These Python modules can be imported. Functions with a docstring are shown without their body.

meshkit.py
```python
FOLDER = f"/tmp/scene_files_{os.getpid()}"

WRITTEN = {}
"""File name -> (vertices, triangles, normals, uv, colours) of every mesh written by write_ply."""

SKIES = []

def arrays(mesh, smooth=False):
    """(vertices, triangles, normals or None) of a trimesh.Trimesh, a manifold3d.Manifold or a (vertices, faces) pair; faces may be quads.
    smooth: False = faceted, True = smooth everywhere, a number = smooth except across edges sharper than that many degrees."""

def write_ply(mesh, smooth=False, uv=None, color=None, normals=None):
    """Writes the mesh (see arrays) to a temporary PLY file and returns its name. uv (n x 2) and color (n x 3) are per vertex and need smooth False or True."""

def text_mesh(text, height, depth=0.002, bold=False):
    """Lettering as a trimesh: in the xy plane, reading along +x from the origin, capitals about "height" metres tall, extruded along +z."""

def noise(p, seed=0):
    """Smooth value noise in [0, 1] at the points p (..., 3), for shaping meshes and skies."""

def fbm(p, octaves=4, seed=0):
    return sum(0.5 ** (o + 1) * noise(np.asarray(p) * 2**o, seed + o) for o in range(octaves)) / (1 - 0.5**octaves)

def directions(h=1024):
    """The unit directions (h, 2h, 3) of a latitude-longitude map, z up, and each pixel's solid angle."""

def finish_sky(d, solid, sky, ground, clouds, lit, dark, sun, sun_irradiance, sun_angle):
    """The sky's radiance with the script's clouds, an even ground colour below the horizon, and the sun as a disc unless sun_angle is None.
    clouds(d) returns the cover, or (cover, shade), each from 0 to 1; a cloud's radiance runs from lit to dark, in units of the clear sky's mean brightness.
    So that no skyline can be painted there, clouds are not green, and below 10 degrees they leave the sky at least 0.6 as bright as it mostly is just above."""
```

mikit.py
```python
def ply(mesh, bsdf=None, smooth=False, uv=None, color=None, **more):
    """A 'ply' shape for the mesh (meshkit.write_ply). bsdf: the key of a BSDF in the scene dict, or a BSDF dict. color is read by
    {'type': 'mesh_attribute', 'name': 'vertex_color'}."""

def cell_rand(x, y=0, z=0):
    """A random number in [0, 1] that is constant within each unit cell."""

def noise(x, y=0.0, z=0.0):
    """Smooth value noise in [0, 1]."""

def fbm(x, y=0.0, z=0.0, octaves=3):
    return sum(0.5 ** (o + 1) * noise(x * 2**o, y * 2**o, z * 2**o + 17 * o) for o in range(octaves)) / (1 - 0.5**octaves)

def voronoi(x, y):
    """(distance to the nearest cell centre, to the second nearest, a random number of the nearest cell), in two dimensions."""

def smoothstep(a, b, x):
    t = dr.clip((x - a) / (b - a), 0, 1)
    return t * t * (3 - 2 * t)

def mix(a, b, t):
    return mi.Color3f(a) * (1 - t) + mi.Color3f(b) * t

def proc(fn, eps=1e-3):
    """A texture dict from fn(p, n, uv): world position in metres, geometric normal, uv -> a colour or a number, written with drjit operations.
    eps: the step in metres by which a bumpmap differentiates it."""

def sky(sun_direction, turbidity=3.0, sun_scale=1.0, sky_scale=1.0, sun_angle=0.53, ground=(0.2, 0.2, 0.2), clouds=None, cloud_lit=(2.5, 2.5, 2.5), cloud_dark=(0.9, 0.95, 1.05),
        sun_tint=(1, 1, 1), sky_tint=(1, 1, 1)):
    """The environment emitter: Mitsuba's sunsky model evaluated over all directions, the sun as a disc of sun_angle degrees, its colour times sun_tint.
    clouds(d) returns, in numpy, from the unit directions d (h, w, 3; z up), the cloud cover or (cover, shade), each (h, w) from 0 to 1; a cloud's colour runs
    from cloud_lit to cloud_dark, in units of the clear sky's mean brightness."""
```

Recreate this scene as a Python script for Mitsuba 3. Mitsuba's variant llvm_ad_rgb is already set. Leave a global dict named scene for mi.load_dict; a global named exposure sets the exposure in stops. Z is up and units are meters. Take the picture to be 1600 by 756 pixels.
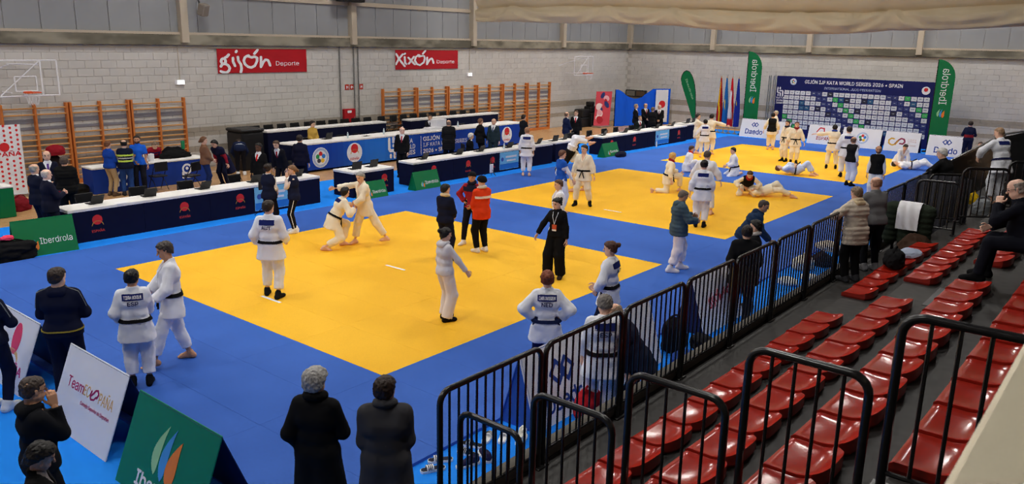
import math, numpy as np, trimesh, mitsuba as mi, mikit, meshkit
from shapely.geometry import Polygon, Point, LineString
from shapely import affinity, union_all
T = mi.ScalarTransform4f
scene, labels = {'type': 'scene'}, {}

# ---------------------------------------------------------------- camera, light, exposure
CAM = np.array([-7.0466, -8.0152, 4.601])
PITCH, YAW, ROLL, FOCAL = 0.2443, 0.6817, 0.0200, 1254.48
_f = np.array([math.cos(YAW)*math.cos(PITCH), math.sin(YAW)*math.cos(PITCH), -math.sin(PITCH)])
_r0 = np.array([math.sin(YAW), -math.cos(YAW), 0.0]); _u0 = np.cross(_r0, _f)
_u = np.cross(math.cos(ROLL)*_r0 + math.sin(ROLL)*_u0, _f)
scene['camera'] = {'type': 'thinlens', 'to_world': T().look_at(origin=CAM.tolist(), target=(CAM+_f).tolist(), up=_u.tolist()),
                   'fov': math.degrees(2*math.atan(800/FOCAL)), 'fov_axis': 'x', 'near_clip': 0.05, 'far_clip': 200.0,
                   'aperture_radius': 0.0022, 'focus_distance': 16.0}
exposure = 0.92
LAMP_POWER = 36.0          # radiance of the hall's high bay lamps
LAMP_X = (-6.5, -0.5, 7.0, 14.0, 21.0, 28.0, 34.0)
LAMP_Y = (-4.2, 1.2, 5.8, 10.4, 15.2)
LAMP_Z = 8.6

# ---------------------------------------------------------------- helpers
_plies = {}
def lab(key, label=None, cat=None, group=None, kind=None):
    d = {}
    if label: d['label'] = label
    if cat: d['category'] = cat
    if group: d['group'] = group
    if kind: d['kind'] = kind
    if d: labels[key] = {**labels.get(key, {}), **d}
    return key
def free(key):
    """key, or key_001 and so on when it (or a thing of that name) is taken"""
    if key not in _used: _used.add(key); return key
    n = _used_n.get(key, 0) + 1
    while f'{key}_{n:03d}' in _used: n += 1
    _used_n[key] = n; k = f'{key}_{n:03d}'; _used.add(k); return k
_used, _used_n = set(), {}
def thing(name, label=None, cat=None, group=None, kind=None):
    k = free(name); lab(k, label, cat, group, kind); return k
def put(parent, name, mesh, m, smooth=False, label=None, kind=None, color=None, uv=None, **more):
    """one mesh of the scene: a part of parent, or the thing itself when parent is None"""
    key = free(f'{parent}__{name}' if parent else name)
    scene[key] = mikit.ply(mesh, m, smooth=smooth, color=color, uv=uv, **more)
    lab(key, label, kind=kind)
    return key
def again(parent, name, shape, to_world, label=None, m=None):
    """a further copy of a ply dict under its own key"""
    key = free(f'{parent}__{name}' if parent else name)
    d = dict(shape); d['to_world'] = to_world
    if m: d['bsdf'] = {'type': 'ref', 'id': m}
    scene[key] = d; lab(key, label)
    return key
def self_thing(name, mesh, m, label, cat, group=None, kind=None, smooth=False, **more):
    k = thing(name, label, cat, group, kind)
    scene[k] = mikit.ply(mesh, m, smooth=smooth, **more)
    return k
cat = trimesh.util.concatenate
def box(x0, x1, y0, y1, z0, z1):
    return trimesh.creation.box(extents=(x1-x0, y1-y0, z1-z0), transform=trimesh.transformations.translation_matrix(((x0+x1)/2, (y0+y1)/2, (z0+z1)/2)))
def cbox(x0, x1, y0, y1, z0, z1, c=0.01):
    """box with chamfered edges (hull of three inset boxes)"""
    p = []
    for a, b, d in ((0, c, c), (c, 0, c), (c, c, 0)):
        for x in (x0+a, x1-a):
            for y in (y0+b, y1-b):
                for z in (z0+d, z1-d): p.append((x, y, z))
    return trimesh.convex.convex_hull(np.array(p))
def frame(p):
    """rotation-minimising frames along a polyline"""
    p = np.asarray(p, float); t = np.gradient(p, axis=0); t /= np.linalg.norm(t, axis=1, keepdims=True)+1e-12
    a = np.cross(t[0], [0, 0, 1.0]); 
    if np.linalg.norm(a) < 1e-3: a = np.cross(t[0], [1.0, 0, 0])
    A = []
    for k in range(len(p)):
        a = a - t[k]*np.dot(a, t[k]); a /= np.linalg.norm(a); A.append(a)
    A = np.array(A); return p, A, np.cross(t, A)
def tube(pts, r, sides=8, caps=True):
    p, A, B = frame(pts); n = len(p); r = np.broadcast_to(r, (n,))
    an = np.arange(sides)*2*np.pi/sides
    v = (p[:, None] + r[:, None, None]*(np.cos(an)[None, :, None]*A[:, None] + np.sin(an)[None, :, None]*B[:, None])).reshape(-1, 3)
    f = []
    for i in range(n-1):
        for j in range(sides):
            a, b = i*sides+j, i*sides+(j+1) % sides; c, d = a+sides, b+sides
            f += [(a, b, d), (a, d, c)]
    if caps:
        v = np.vstack([v, p[0], p[-1]])
        for j in range(sides):
            f += [(len(v)-2, (j+1) % sides, j), (len(v)-1, (n-1)*sides+j, (n-1)*sides+(j+1) % sides)]
    return trimesh.Trimesh(v, np.array(f), process=False)
def bar(a, b, r, sides=8): return tube([a, (np.asarray(a, float)+b)/2, b], r, sides)
def lathe(profile, at=(0, 0, 0), sections=24):
    m = trimesh.creation.revolve(np.asarray(profile, float), sections=sections); m.apply_translation(at); return m
def prism(poly, depth, origin, right, up):
    """a shapely polygon drawn in the plane (right, up) at origin, depth metres thick towards right x up"""
    right, up = np.asarray(right, float), np.asarray(up, float); n = np.cross(right, up)
    gs = [g for g in getattr(poly, 'geoms', [poly]) if g.area > 1e-7]
    m = cat([trimesh.creation.extrude_polygon(g, depth, engine='earcut') for g in gs])
    v = np.asarray(origin, float) + m.vertices[:, :1]*right + m.vertices[:, 1:2]*up + m.vertices[:, 2:]*n
    return trimesh.Trimesh(v, m.faces, process=False)
def rrect(x0, y0, x1, y1, r): return Polygon([(x0+r, y0+r), (x1-r, y0+r), (x1-r, y1-r), (x0+r, y1-r)]).buffer(r, 6)
def letters(s, h, origin, right, up, anchor='l', bold=False, depth=0.003, width=None):
    """lettering standing in the plane (right, up): capitals h tall; width squeezes or stretches the line to that length"""
    right, up = np.asarray(right, float), np.asarray(up, float); n = np.cross(right, up)
    m = meshkit.text_mesh(s, h, depth, bold)
    v = np.array(m.vertices); v[:, 0] -= v[:, 0].min(); w = v[:, 0].max()
    if width: v[:, 0] *= width/w; w = width
    v[:, 0] -= {'l': 0, 'c': w/2, 'r': w}[anchor]
    return trimesh.Trimesh(np.asarray(origin, float) + v[:, :1]*right + v[:, 1:2]*up + v[:, 2:]*n, m.faces, process=False)
def lin(c): 
    c = np.asarray(c, float)/255.0
    return np.where(c <= 0.04045, c/12.92, ((c+0.055)/1.055)**2.4).tolist()
def mat(name, rgb, rough=0.8, spec=0.3, metallic=0.0, coat=0.0, **more):
    """a principled material by name; rgb 0..255 as it looks in white light"""
    if name not in scene:
        scene[name] = {'type': 'twosided', 'bsdf': {'type': 'principled', 'base_color': {'type': 'rgb', 'value': lin(rgb)} if not isinstance(rgb, dict) else rgb,
                       'roughness': rough, 'specular': spec, 'metallic': metallic, **({'clearcoat': coat, 'clearcoat_gloss': 0.95} if coat else {}), **more}}
    return name
def cloth(rgb): return mat('cloth_%02x%02x%02x' % tuple(int(c) for c in rgb), rgb, 0.9, 0.15)
def paint(rgb, rough=0.55): return mat('paint_%02x%02x%02x_%d' % (*[int(c) for c in rgb], int(rough*100)), rgb, rough, 0.35)
scene['skin'] = {'type': 'twosided', 'bsdf': {'type': 'principled', 'base_color': {'type': 'mesh_attribute', 'name': 'vertex_color'}, 'roughness': 0.6, 'specular': 0.3}}
scene['hair_strands'] = {'type': 'twosided', 'bsdf': {'type': 'principled', 'base_color': {'type': 'mesh_attribute', 'name': 'vertex_color'}, 'roughness': 0.55, 'specular': 0.35}}
scene['print'] = {'type': 'twosided', 'bsdf': {'type': 'principled', 'base_color': {'type': 'mesh_attribute', 'name': 'vertex_color'}, 'roughness': 0.6, 'specular': 0.2}}
ORD = ('first', 'second', 'third', 'fourth', 'fifth', 'sixth', 'seventh', 'eighth', 'ninth', 'tenth', 'eleventh', 'twelfth', 'thirteenth', 'fourteenth', 'fifteenth')

# ---------------------------------------------------------------- people: one smooth surface per body, clothes over it
def surface_net(D, o, h):
    s = D < 0
    n = np.array(D.shape)-1
    C = [s[i:i+n[0], j:j+n[1], k:k+n[2]] for i in (0, 1) for j in (0, 1) for k in (0, 1)]
    al, an = np.logical_and.reduce(C), np.logical_or.reduce(C)
    mask = an & ~al
    ci = np.argwhere(mask)
    if not len(ci): return np.zeros((0, 3)), np.zeros((0, 3), int)
    idx = np.full(mask.shape, -1); idx[tuple(ci.T)] = np.arange(len(ci))
    acc, cnt = np.zeros((len(ci), 3)), np.zeros(len(ci))
    cor = np.array([(i, j, k) for i in (0, 1) for j in (0, 1) for k in (0, 1)])
    val = np.stack([D[ci[:, 0]+c[0], ci[:, 1]+c[1], ci[:, 2]+c[2]] for c in cor], 1)
    for a in range(8):
        for b in range(a+1, 8):
            if np.abs(cor[a]-cor[b]).sum() != 1: continue
            va, vb = val[:, a], val[:, b]; x = (va < 0) != (vb < 0)
            t = np.where(x, va/np.where(x, va-vb, 1), 0)
            acc += np.where(x[:, None], cor[a]+t[:, None]*(cor[b]-cor[a]), 0); cnt += x
    P = o + h*(ci + acc/cnt[:, None])
    F = []
    for ax in range(3):
        u, w = [(1, 2), (2, 0), (0, 1)][ax]
        sl0 = [slice(None)]*3; sl1 = [slice(None)]*3
        sl0[ax], sl1[ax] = slice(0, -1), slice(1, None)
        a, b = s[tuple(sl0)], s[tuple(sl1)]
        e = np.argwhere(a != b)
        e = e[(e[:, u] > 0) & (e[:, w] > 0) & (e[:, u] < D.shape[u]-1) & (e[:, w] < D.shape[w]-1)]
        if not len(e): continue
        du, dw = np.eye(3, dtype=int)[u], np.eye(3, dtype=int)[w]
        q = np.stack([idx[tuple((e-du-dw).T)], idx[tuple((e-dw).T)], idx[tuple(e.T)], idx[tuple((e-du).T)]], 1)
        inside = a[tuple(e.T)]
        q[~inside] = q[~inside][:, ::-1]
        F += [q[:, [0, 1, 2]], q[:, [0, 2, 3]]]
    return P, np.vstack(F)
def cone_d(p, c):
    a, b, ra, rb = c[:4]; ab = b-a; L = float(ab @ ab)
    pa = p-a
    t = np.clip((pa @ ab)/L, 0, 1) if L > 1e-9 else np.zeros(p.shape[:-1], p.dtype)
    q = pa - t[..., None]*ab; return np.sqrt(np.einsum("...i,...i->...", q, q)) - (ra+(rb-ra)*t)
def field(p, prims, k):
    d = None
    for c in prims:
        e = cone_d(p, c)
        if d is None: d = e; continue
        kk = c[4] if len(c) > 4 else k
        g = np.clip(0.5+0.5*(e-d)/kk, 0, 1); d = e+(d-e)*g-kk*g*(1-g)
    return d
def blob(prims, h, k=0.03, cuts=(), minus=(), ncut=None):
    prims = [tuple(np.asarray(x, np.float32) if i < 2 else np.float32(x) for i, x in enumerate(c)) for c in prims]
    lo = np.min([np.minimum(c[0]-c[2], c[1]-c[3]) for c in prims], 0)-2.5*h
    hi = np.max([np.maximum(c[0]+c[2], c[1]+c[3]) for c in prims], 0)+2.5*h
    n = np.ceil((hi-lo)/h).astype(int)+1
    ax = [lo[i]+h*np.arange(n[i], dtype=np.float32) for i in range(3)]
    p = np.stack(np.meshgrid(*ax, indexing='ij'), -1).astype(np.float32)
    d = field(p, prims[:ncut], np.float32(k))
    for q, nn in cuts: d = np.maximum(d, (p-np.asarray(q, np.float32)) @ np.asarray(nn, np.float32))
    if ncut is not None and ncut < len(prims):   # (sleeves are not shortened by the hem)
        e = field(p, prims[ncut:], np.float32(k)); g = np.clip(0.5+0.5*(e-d)/np.float32(k), 0, 1); d = e+(d-e)*g-np.float32(k)*g*(1-g)
    for m in minus: d = np.maximum(d, -m(p))
    return surface_net(d, lo, h)
def unit(v): v = np.asarray(v, float); return v/(np.linalg.norm(v)+1e-12)
def rot(axis, deg): return trimesh.transformations.rotation_matrix(math.radians(deg), axis)[:3, :3]
def ik(a, c, l1, l2, pole):
    a, c = np.asarray(a, float), np.asarray(c, float)
    v = c-a; d = np.linalg.norm(v); dm = min(d, (l1+l2)*0.998); u = v/(d+1e-9); c = a+u*dm
    x = (l1*l1-l2*l2+dm*dm)/(2*dm); y = math.sqrt(max(l1*l1-x*x, 1e-6))
    pole = np.asarray(pole, float); w = unit(pole-u*(pole @ u))
    return a+u*x+w*y, c
def wrinkle(v, f, amp, fx, seed):
    if amp <= 0 or not len(v): return v
    m = trimesh.Trimesh(v, f, process=False); n = m.vertex_normals
    q = v*np.asarray(fx)
    return v + n*(amp*2*(meshkit.fbm(q, 3, seed)-0.5))[:, None]

TOPS = {  # torso inflation, sleeve radii, sleeve length (1 elbow, 2 wrist), hem below the hips, flare, wrinkles
 'gi':     (0.028, 0.080, 0.076, 1.74, 0.235, 0.045, 0.016),
 'suit':   (0.022, 0.066, 0.050, 1.93, 0.150, 0.012, 0.004),
 'coat':   (0.032, 0.074, 0.060, 1.95, 0.560, 0.050, 0.006),
 'puffer': (0.044, 0.080, 0.064, 1.93, 0.100, 0.000, 0.006),
 'track':  (0.024, 0.066, 0.053, 1.95, 0.060, 0.000, 0.007),
 'tshirt': (0.018, 0.066, 0.072, 0.75, 0.090, 0.005, 0.005),
 'vest':   (0.036, 0.0, 0.0, 0.0, 0.080, 0.000, 0.006),
 'knit':   (0.022, 0.066, 0.050, 1.90, 0.080, 0.010, 0.006)}
BOTTOMS = {'gi': (0.112, 0.094, 0.080, 0.13, 0.015), 'suit': (0.102, 0.078, 0.062, 0.04, 0.005), 'track': (0.102, 0.076, 0.056, 0.06, 0.006), 'jeans': (0.100, 0.070, 0.055, 0.05, 0.005), 'wide': (0.116, 0.110, 0.110, 0.03, 0.007)}
SKIN = {'light': (222, 178, 152), 'fair': (232, 190, 168), 'tan': (196, 146, 114), 'dark': (92, 62, 48)}
HANDS = {'down': ((0.04, 0.25, 0.82), (-1, 0.35, 0)), 'front': ((0.24, 0.06, 0.98), (-0.6, 0.7, -0.5)), 'hips': ((0.03, 0.18, 1.02), (-0.6, 1, 0)), 'cross': ((0.21, 0.015, 1.15), (-0.2, 1, -0.8)),
         'chin': ((0.16, 0.03, 1.43), (0.1, 0.25, -1)), 'pocket': ((0.07, 0.18, 0.93), (-1, 0.5, 0)), 'back': ((-0.15, 0.06, 0.95), (-0.6, 1, 0)), 'reach': ((0.50, 0.12, 1.15), (0, 0.5, -1)),
         'phone': ((0.30, 0.06, 1.18), (-0.2, 0.8, -0.8)), 'low': ((0.18, 0.22, 0.86), (-1, 0.3, 0))}
def hand_prims(w, fa, palm_n, s, curl, side):
    """palm, four fingers and a thumb from the wrist w, pointing along fa, the palm facing palm_n"""
    f = unit(fa); n = unit(palm_n-f*(np.asarray(palm_n) @ f)); l = np.cross(n, f)*side
    P = []
    for j, o in enumerate((0.030, 0.010, -0.010, -0.030)):
        P.append((w+f*0.005*s+l*o*0.7*s, w+f*0.085*s+l*o*s, 0.014*s, 0.0125*s))
    for j, (o, L) in enumerate(((0.032, 0.072), (0.011, 0.082), (-0.010, 0.076), (-0.030, 0.060))):
        a = w+f*0.085*s+l*o*s; d = f
        for q in range(3):
            d = unit(rot(np.cross(d, n), curl*(0.7+0.3*q)*1.0) @ d) if curl else d
            b = a+d*(L*s*(0.42, 0.32, 0.26)[q]); P.append((a, b, (0.0095-0.0006*q)*s, (0.009-0.0008*q)*s, 0.006)); a = b
    a = w+f*0.020*s+l*0.028*s
    b = a+unit(f*0.65+l*0.75+n*0.25)*0.045*s; c = b+unit(f*0.9+l*0.25+n*0.45)*0.035*s; e = c+unit(f*0.95+n*0.35)*0.024*s
    P += [(a, b, 0.014*s, 0.011*s, 0.01), (b, c, 0.0105*s, 0.0095*s, 0.006), (c, e, 0.0095*s, 0.008*s, 0.006)]
    return P
def person(name, label, x, y, hd, H=1.75, z=0.0, ppm=60, group=None, sex='m', girth=1.0, hip=None, lean=0, side=0, twist=0, pyaw=0, head=(0, 0), L='down', R='down', curl=35,
           lf=(0.02, 0.11, 8), rf=(0.0, -0.11, -8), lknee=(1, 0.12, 0), rknee=(1, -0.12, 0), top=('gi', (232, 232, 236)), under=None, bottom=('gi', (232, 232, 236)), belt=None, feet=('bare', None),
           hair=('short', (52, 40, 32)), skin='light', patch=None, vneck=None, tie=None, hood=None, hat=None, scarf=None, glasses=False, beard=None, lanyard=False, bands=(), hipxy=(0, 0), seed=None,
           hem=None, cat_='person', legs=True, sleeves=None, piping=None, stripe=None):
    s = H/1.75; b = girth*(0.94 if sex == 'f' else 1.0); seed = (abs(hash_str(name+label)) % 1000) if seed is None else seed
    h = float(np.clip(1.45/ppm, 0.0115, 0.028))
    hip = 0.945*s if hip is None else hip
    pel = np.array([hipxy[0], hipxy[1], hip]); Rz = rot([0, 0, 1], pyaw); F0, L0 = Rz @ [1.0, 0, 0], Rz @ [0, 1.0, 0]
    Rt = rot([0, 0, 1], pyaw) @ rot([0, 1, 0], lean) @ rot([1, 0, 0], -side)
    t = Rt @ [0, 0, 1.0]; Rw = rot(t, twist); f, l = Rw @ Rt @ [1.0, 0, 0], Rw @ Rt @ [0, 1.0, 0]
    lp = Rt @ [0, 1.0, 0]; fp = Rt @ [1.0, 0, 0]
    SW = (0.166 if sex == 'm' else 0.143)*s*math.sqrt(girth); HW = 0.09*s
    chest = pel+t*0.34*s; neck = pel+t*0.525*s
    hy, hpch = head; Rh = rot(t, hy) @ Rw @ Rt; Rh = Rh @ rot([0, 1, 0], hpch) @ (rot([0, 1, 0], -lean*0.45) if abs(lean) < 75 else np.eye(3))
    hu, hf, hl = Rh @ [0, 0, 1.0], Rh @ [1.0, 0, 0], Rh @ [0, 1.0, 0]
    hc = neck+(t*0.5+hu*0.5)*0.075*s+hu*0.07*s+hf*0.012*s
    J = {}
    for sd, nm, tgt in ((1, 'L', L), (-1, 'R', R)):
        sh = pel+t*0.452*s+l*SW*sd
        if isinstance(tgt, str):
            w, pole = HANDS[tgt]; w = np.array([w[0], w[1]*sd, w[2]])*s
            # presets are given for an upright body: carry them along with the torso
            w = pel+f*w[0]+l*w[1]+t*(w[2]-0.945*s) if (lean or side or twist or pyaw or hip < 0.85*s or hipxy != (0, 0)) else w
            pole = f*pole[0]+l*pole[1]*sd+t*pole[2]
        else:
            w = np.array(tgt[:3], float)*s; pole = np.array(tgt[3:6], float) if len(tgt) >= 6 else -f*0.6+l*0.5*sd-np.array([0, 0, 0.5])
        el, wr = ik(sh, w, 0.29*s, 0.255*s, pole); J[nm] = (sh, el, wr)
    for sd, nm, ft, kp in ((1, 'l', lf, lknee), (-1, 'r', rf, rknee)):
        hp = pel+lp*HW*sd-t*0.02*s
        if len(ft) == 3: ank = np.array([ft[0]*s, ft[1]*s, 0.085*s]); fd = rot([0, 0, 1], ft[2]) @ [1.0, 0, 0]; fu = np.array([0, 0, 1.0])
        else: ank = np.array(ft[:3], float)*s; fd = unit(ft[3:6]); fu = None
        kn, ank = ik(hp, ank, 0.435*s, 0.43*s, np.asarray(kp, float)); J[nm] = (hp, kn, ank, fd, fu)
    rb = s*b
    torso = [(pel+lp*0.065*s, pel-lp*0.065*s, 0.108*rb, 0.108*rb), (pel+t*0.16*s+l*0.045*s, pel+t*0.16*s-l*0.045*s, 0.100*rb, 0.100*rb),
             (chest+l*0.068*s, chest-l*0.068*s, 0.107*rb, 0.107*rb), (pel+t*0.430*s+l*(SW-0.05*s), pel+t*0.430*s-l*(SW-0.05*s), 0.066*rb, 0.066*rb),
             (pel+t*0.05*s+f*0.015*s, chest+f*0.018*s, 0.092*rb, 0.102*rb)]
    if girth > 1.12: torso.append((pel+t*0.08*s+f*0.06*s, pel+t*0.20*s+f*0.06*s, 0.12*rb, 0.12*rb))
    arms, legsP = [], []
    for nm in 'LR':
        sh, el, wr = J[nm]; arms += [(sh, el, 0.054*rb, 0.043*rb), (el, wr, 0.043*rb, 0.030*s)]
    for nm in 'lr':
        hp, kn, ank, fd, fu = J[nm]; legsP += [(hp, kn, 0.088*rb, 0.054*rb), (kn, kn+(ank-kn)*0.3, 0.050*rb, 0.054*rb), (kn+(ank-kn)*0.3, ank, 0.054*rb, 0.036*s)]
    foot = []
    for nm in 'lr':
        hp, kn, ank, fd, fu = J[nm]; dn = unit(ank-kn) if fu is None else -fu
        if fu is None: dn = unit(dn-fd*(dn @ fd)) if abs(dn @ fd) < 0.95 else unit(np.cross(fd, [0, 1, 0]))
        heel = ank+dn*0.045*s-fd*0.045*s; ball = ank+dn*0.058*s+fd*0.115*s; sdv = np.cross(dn, fd)
        foot.append((ank, heel, ball, fd, dn, sdv))
    neckP = [(neck-t*0.05*s, hc-hu*0.03*s-hf*0.018*s, 0.062*rb, 0.055*rb)]
    pose = T().translate([x, y, z]).rotate([0, 0, 1], hd)
    R_w = rot([0, 0, 1], hd); W = lambda v: np.asarray(v) @ R_w.T + [x, y, z]
    key = thing(name, label, cat_, group)
    sc = np.array(lin(SKIN[skin])); hcol = np.array(lin(hair[1])) if hair else sc
    # ---- the body: torso, limbs, head, hands and feet as one mesh
    V, Fc = [], []
    fp_ = []
    for (ank, heel, ball, fd, dn, sdv) in foot:
        fp_ += [(ank, heel, 0.042*s, 0.036*s), (ank, ball, 0.040*s, 0.030*s), (heel, ball, 0.036*s, 0.034*s), (ball-sdv*0.022*s, ball+sdv*0.022*s, 0.026*s, 0.026*s)]
        for q, (o, L_, r_) in enumerate(((0.036, 0.052, 0.013), (0.016, 0.056, 0.010), (0, 0.052, 0.0095), (-0.016, 0.045, 0.009), (-0.03, 0.036, 0.0085))):
            fp_.append((ball+sdv*o*s+dn*0.008*s, ball+sdv*o*0.9*s+fd*L_*s+dn*0.016*s, r_*1.2*s, r_*s, 0.008))
    V0, F0_ = blob(torso+arms+legsP+neckP, h*2.1, 0.035*s)
    if feet[0] == 'bare':
        VB, FB = blob(fp_, float(np.clip(0.9/ppm, 0.007, 0.017)), 0.02*s); F0_ = np.vstack([F0_, FB+len(V0)]); V0 = np.vstack([V0, VB])
    hh = float(np.clip(0.75/ppm, 0.0048, 0.0125))
    hp_ = lambda a, c, d: hc+hf*a*s+hl*c*s+hu*d*s
    HP = [(hp_(-0.022, 0, 0.032), hp_(0.012, 0, 0.034), 0.084*s, 0.080*s), (hp_(0.02, 0, -0.02), hp_(0.03, 0, -0.045), 0.066*s, 0.056*s), (hp_(0.045, 0.012, -0.086), hp_(0.045, -0.012, -0.086), 0.030*s, 0.030*s, 0.03),
          (hp_(0.005, 0.045, -0.05), hp_(0.005, -0.045, -0.05), 0.035*s, 0.035*s, 0.03), (hp_(0.078, 0.028, 0.022), hp_(0.078, -0.028, 0.022), 0.014*s, 0.014*s, 0.015),
          (hp_(0.086, 0, 0.006), hp_(0.107, 0, -0.028), 0.009*s, 0.013*s, 0.010), (hp_(0.080, 0.014, -0.064), hp_(0.080, -0.014, -0.064), 0.012*s, 0.012*s, 0.01),
          (hp_(-0.008, 0.080, 0.012), hp_(-0.004, 0.078, -0.022), 0.016*s, 0.012*s, 0.008), (hp_(-0.008, -0.080, 0.012), hp_(-0.004, -0.078, -0.022), 0.016*s, 0.012*s, 0.008),
          (neck-t*0.01*s, hc-hu*0.035*s-hf*0.018*s, 0.058*rb, 0.054*rb)]
    VH, FH = blob(HP, hh, 0.025*s)
    col0 = np.tile(sc, (len(V0), 1)); q = (VH-hc) @ np.stack([hf, hl, hu], 1)/s
    colH = np.tile(sc, (len(VH), 1))
    eye = ((np.abs(np.abs(q[:, 1])-0.032) < 0.013) & (np.abs(q[:, 2]-0.004) < 0.0065) & (q[:, 0] > 0.05))
    colH[eye] = (0.03, 0.02, 0.02)
    brow = ((np.abs(np.abs(q[:, 1])-0.034) < 0.019) & (np.abs(q[:, 2]-0.024) < 0.0055) & (q[:, 0] > 0.05)); colH[brow] = 0.5*hcol+0.2*sc
    lips = ((np.abs(q[:, 1]) < 0.024) & (np.abs(q[:, 2]+0.064) < 0.007) & (q[:, 0] > 0.05)); colH[lips] = sc*[0.75, 0.45, 0.42]
    if beard is not None:
        bd = (q[:, 2] < -0.042+0.25*(0.06-q[:, 0])) & (q[:, 2] > -0.13) & ~lips & (q[:, 0] > -0.01); colH[bd] = np.array(lin(beard))
    V, Fc, Cc = [V0, VH], [F0_, FH+len(V0)], [col0, colH]
    off = len(V0)+len(VH)
    for sd, nm in ((1, 'L'), (-1, 'R')):
        sh, el, wr = J[nm]; fa = unit(wr-el); pn = -l*sd
        if abs(fa @ pn) > 0.8: pn = -t
        VM, FM = blob(hand_prims(wr+fa*0.01*s, fa, pn, s, curl, sd), float(np.clip(0.75/ppm, 0.005, 0.0105)), 0.012*s)
        V.append(VM); Fc.append(FM+off); Cc.append(np.tile(sc, (len(VM), 1))); off += len(VM)
    put(key, 'body', (W(np.vstack(V)), np.vstack(Fc)), 'skin', smooth=True, color=np.vstack(Cc))
    def wear(nm, prims, m, k=0.035, cuts=(), minus=(), amp=0.0, fx=(9, 9, 5), hres=1.0, label=None, ncut=None):
        v, fc = blob(prims, h*hres, k*s, cuts, minus, ncut)
        if not len(v): return None
        if amp: v = wrinkle(v, fc, amp, fx, seed)
        return put(key, nm, (W(v), fc), m, smooth=True, label=label)
    infl = lambda P, e: [(a, c, ra+e*s, rb_+e*s) + tuple(r) for a, c, ra, rb_, *r in P]
    # ---- trousers
    if bottom and legs:
        kd, rgb = bottom; r0, r1, r2, short, am = BOTTOMS[kd]
        P = [(pel+lp*0.065*s, pel-lp*0.065*s, 0.120*rb, 0.120*rb), (pel+t*0.08*s+lp*0.055*s, pel+t*0.08*s-lp*0.055*s, 0.112*rb, 0.112*rb)]; cuts = [(pel+t*0.12*s, t)]
        for nm in 'lr':
            hp, kn, ank, fd, fu = J[nm]; en = ank+unit(ank-kn)*(0.035-short)*s
            P += [(hp, kn, r0*rb, r1*rb), (kn, en, r1*rb, r2*rb)]
        mn = []
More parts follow.
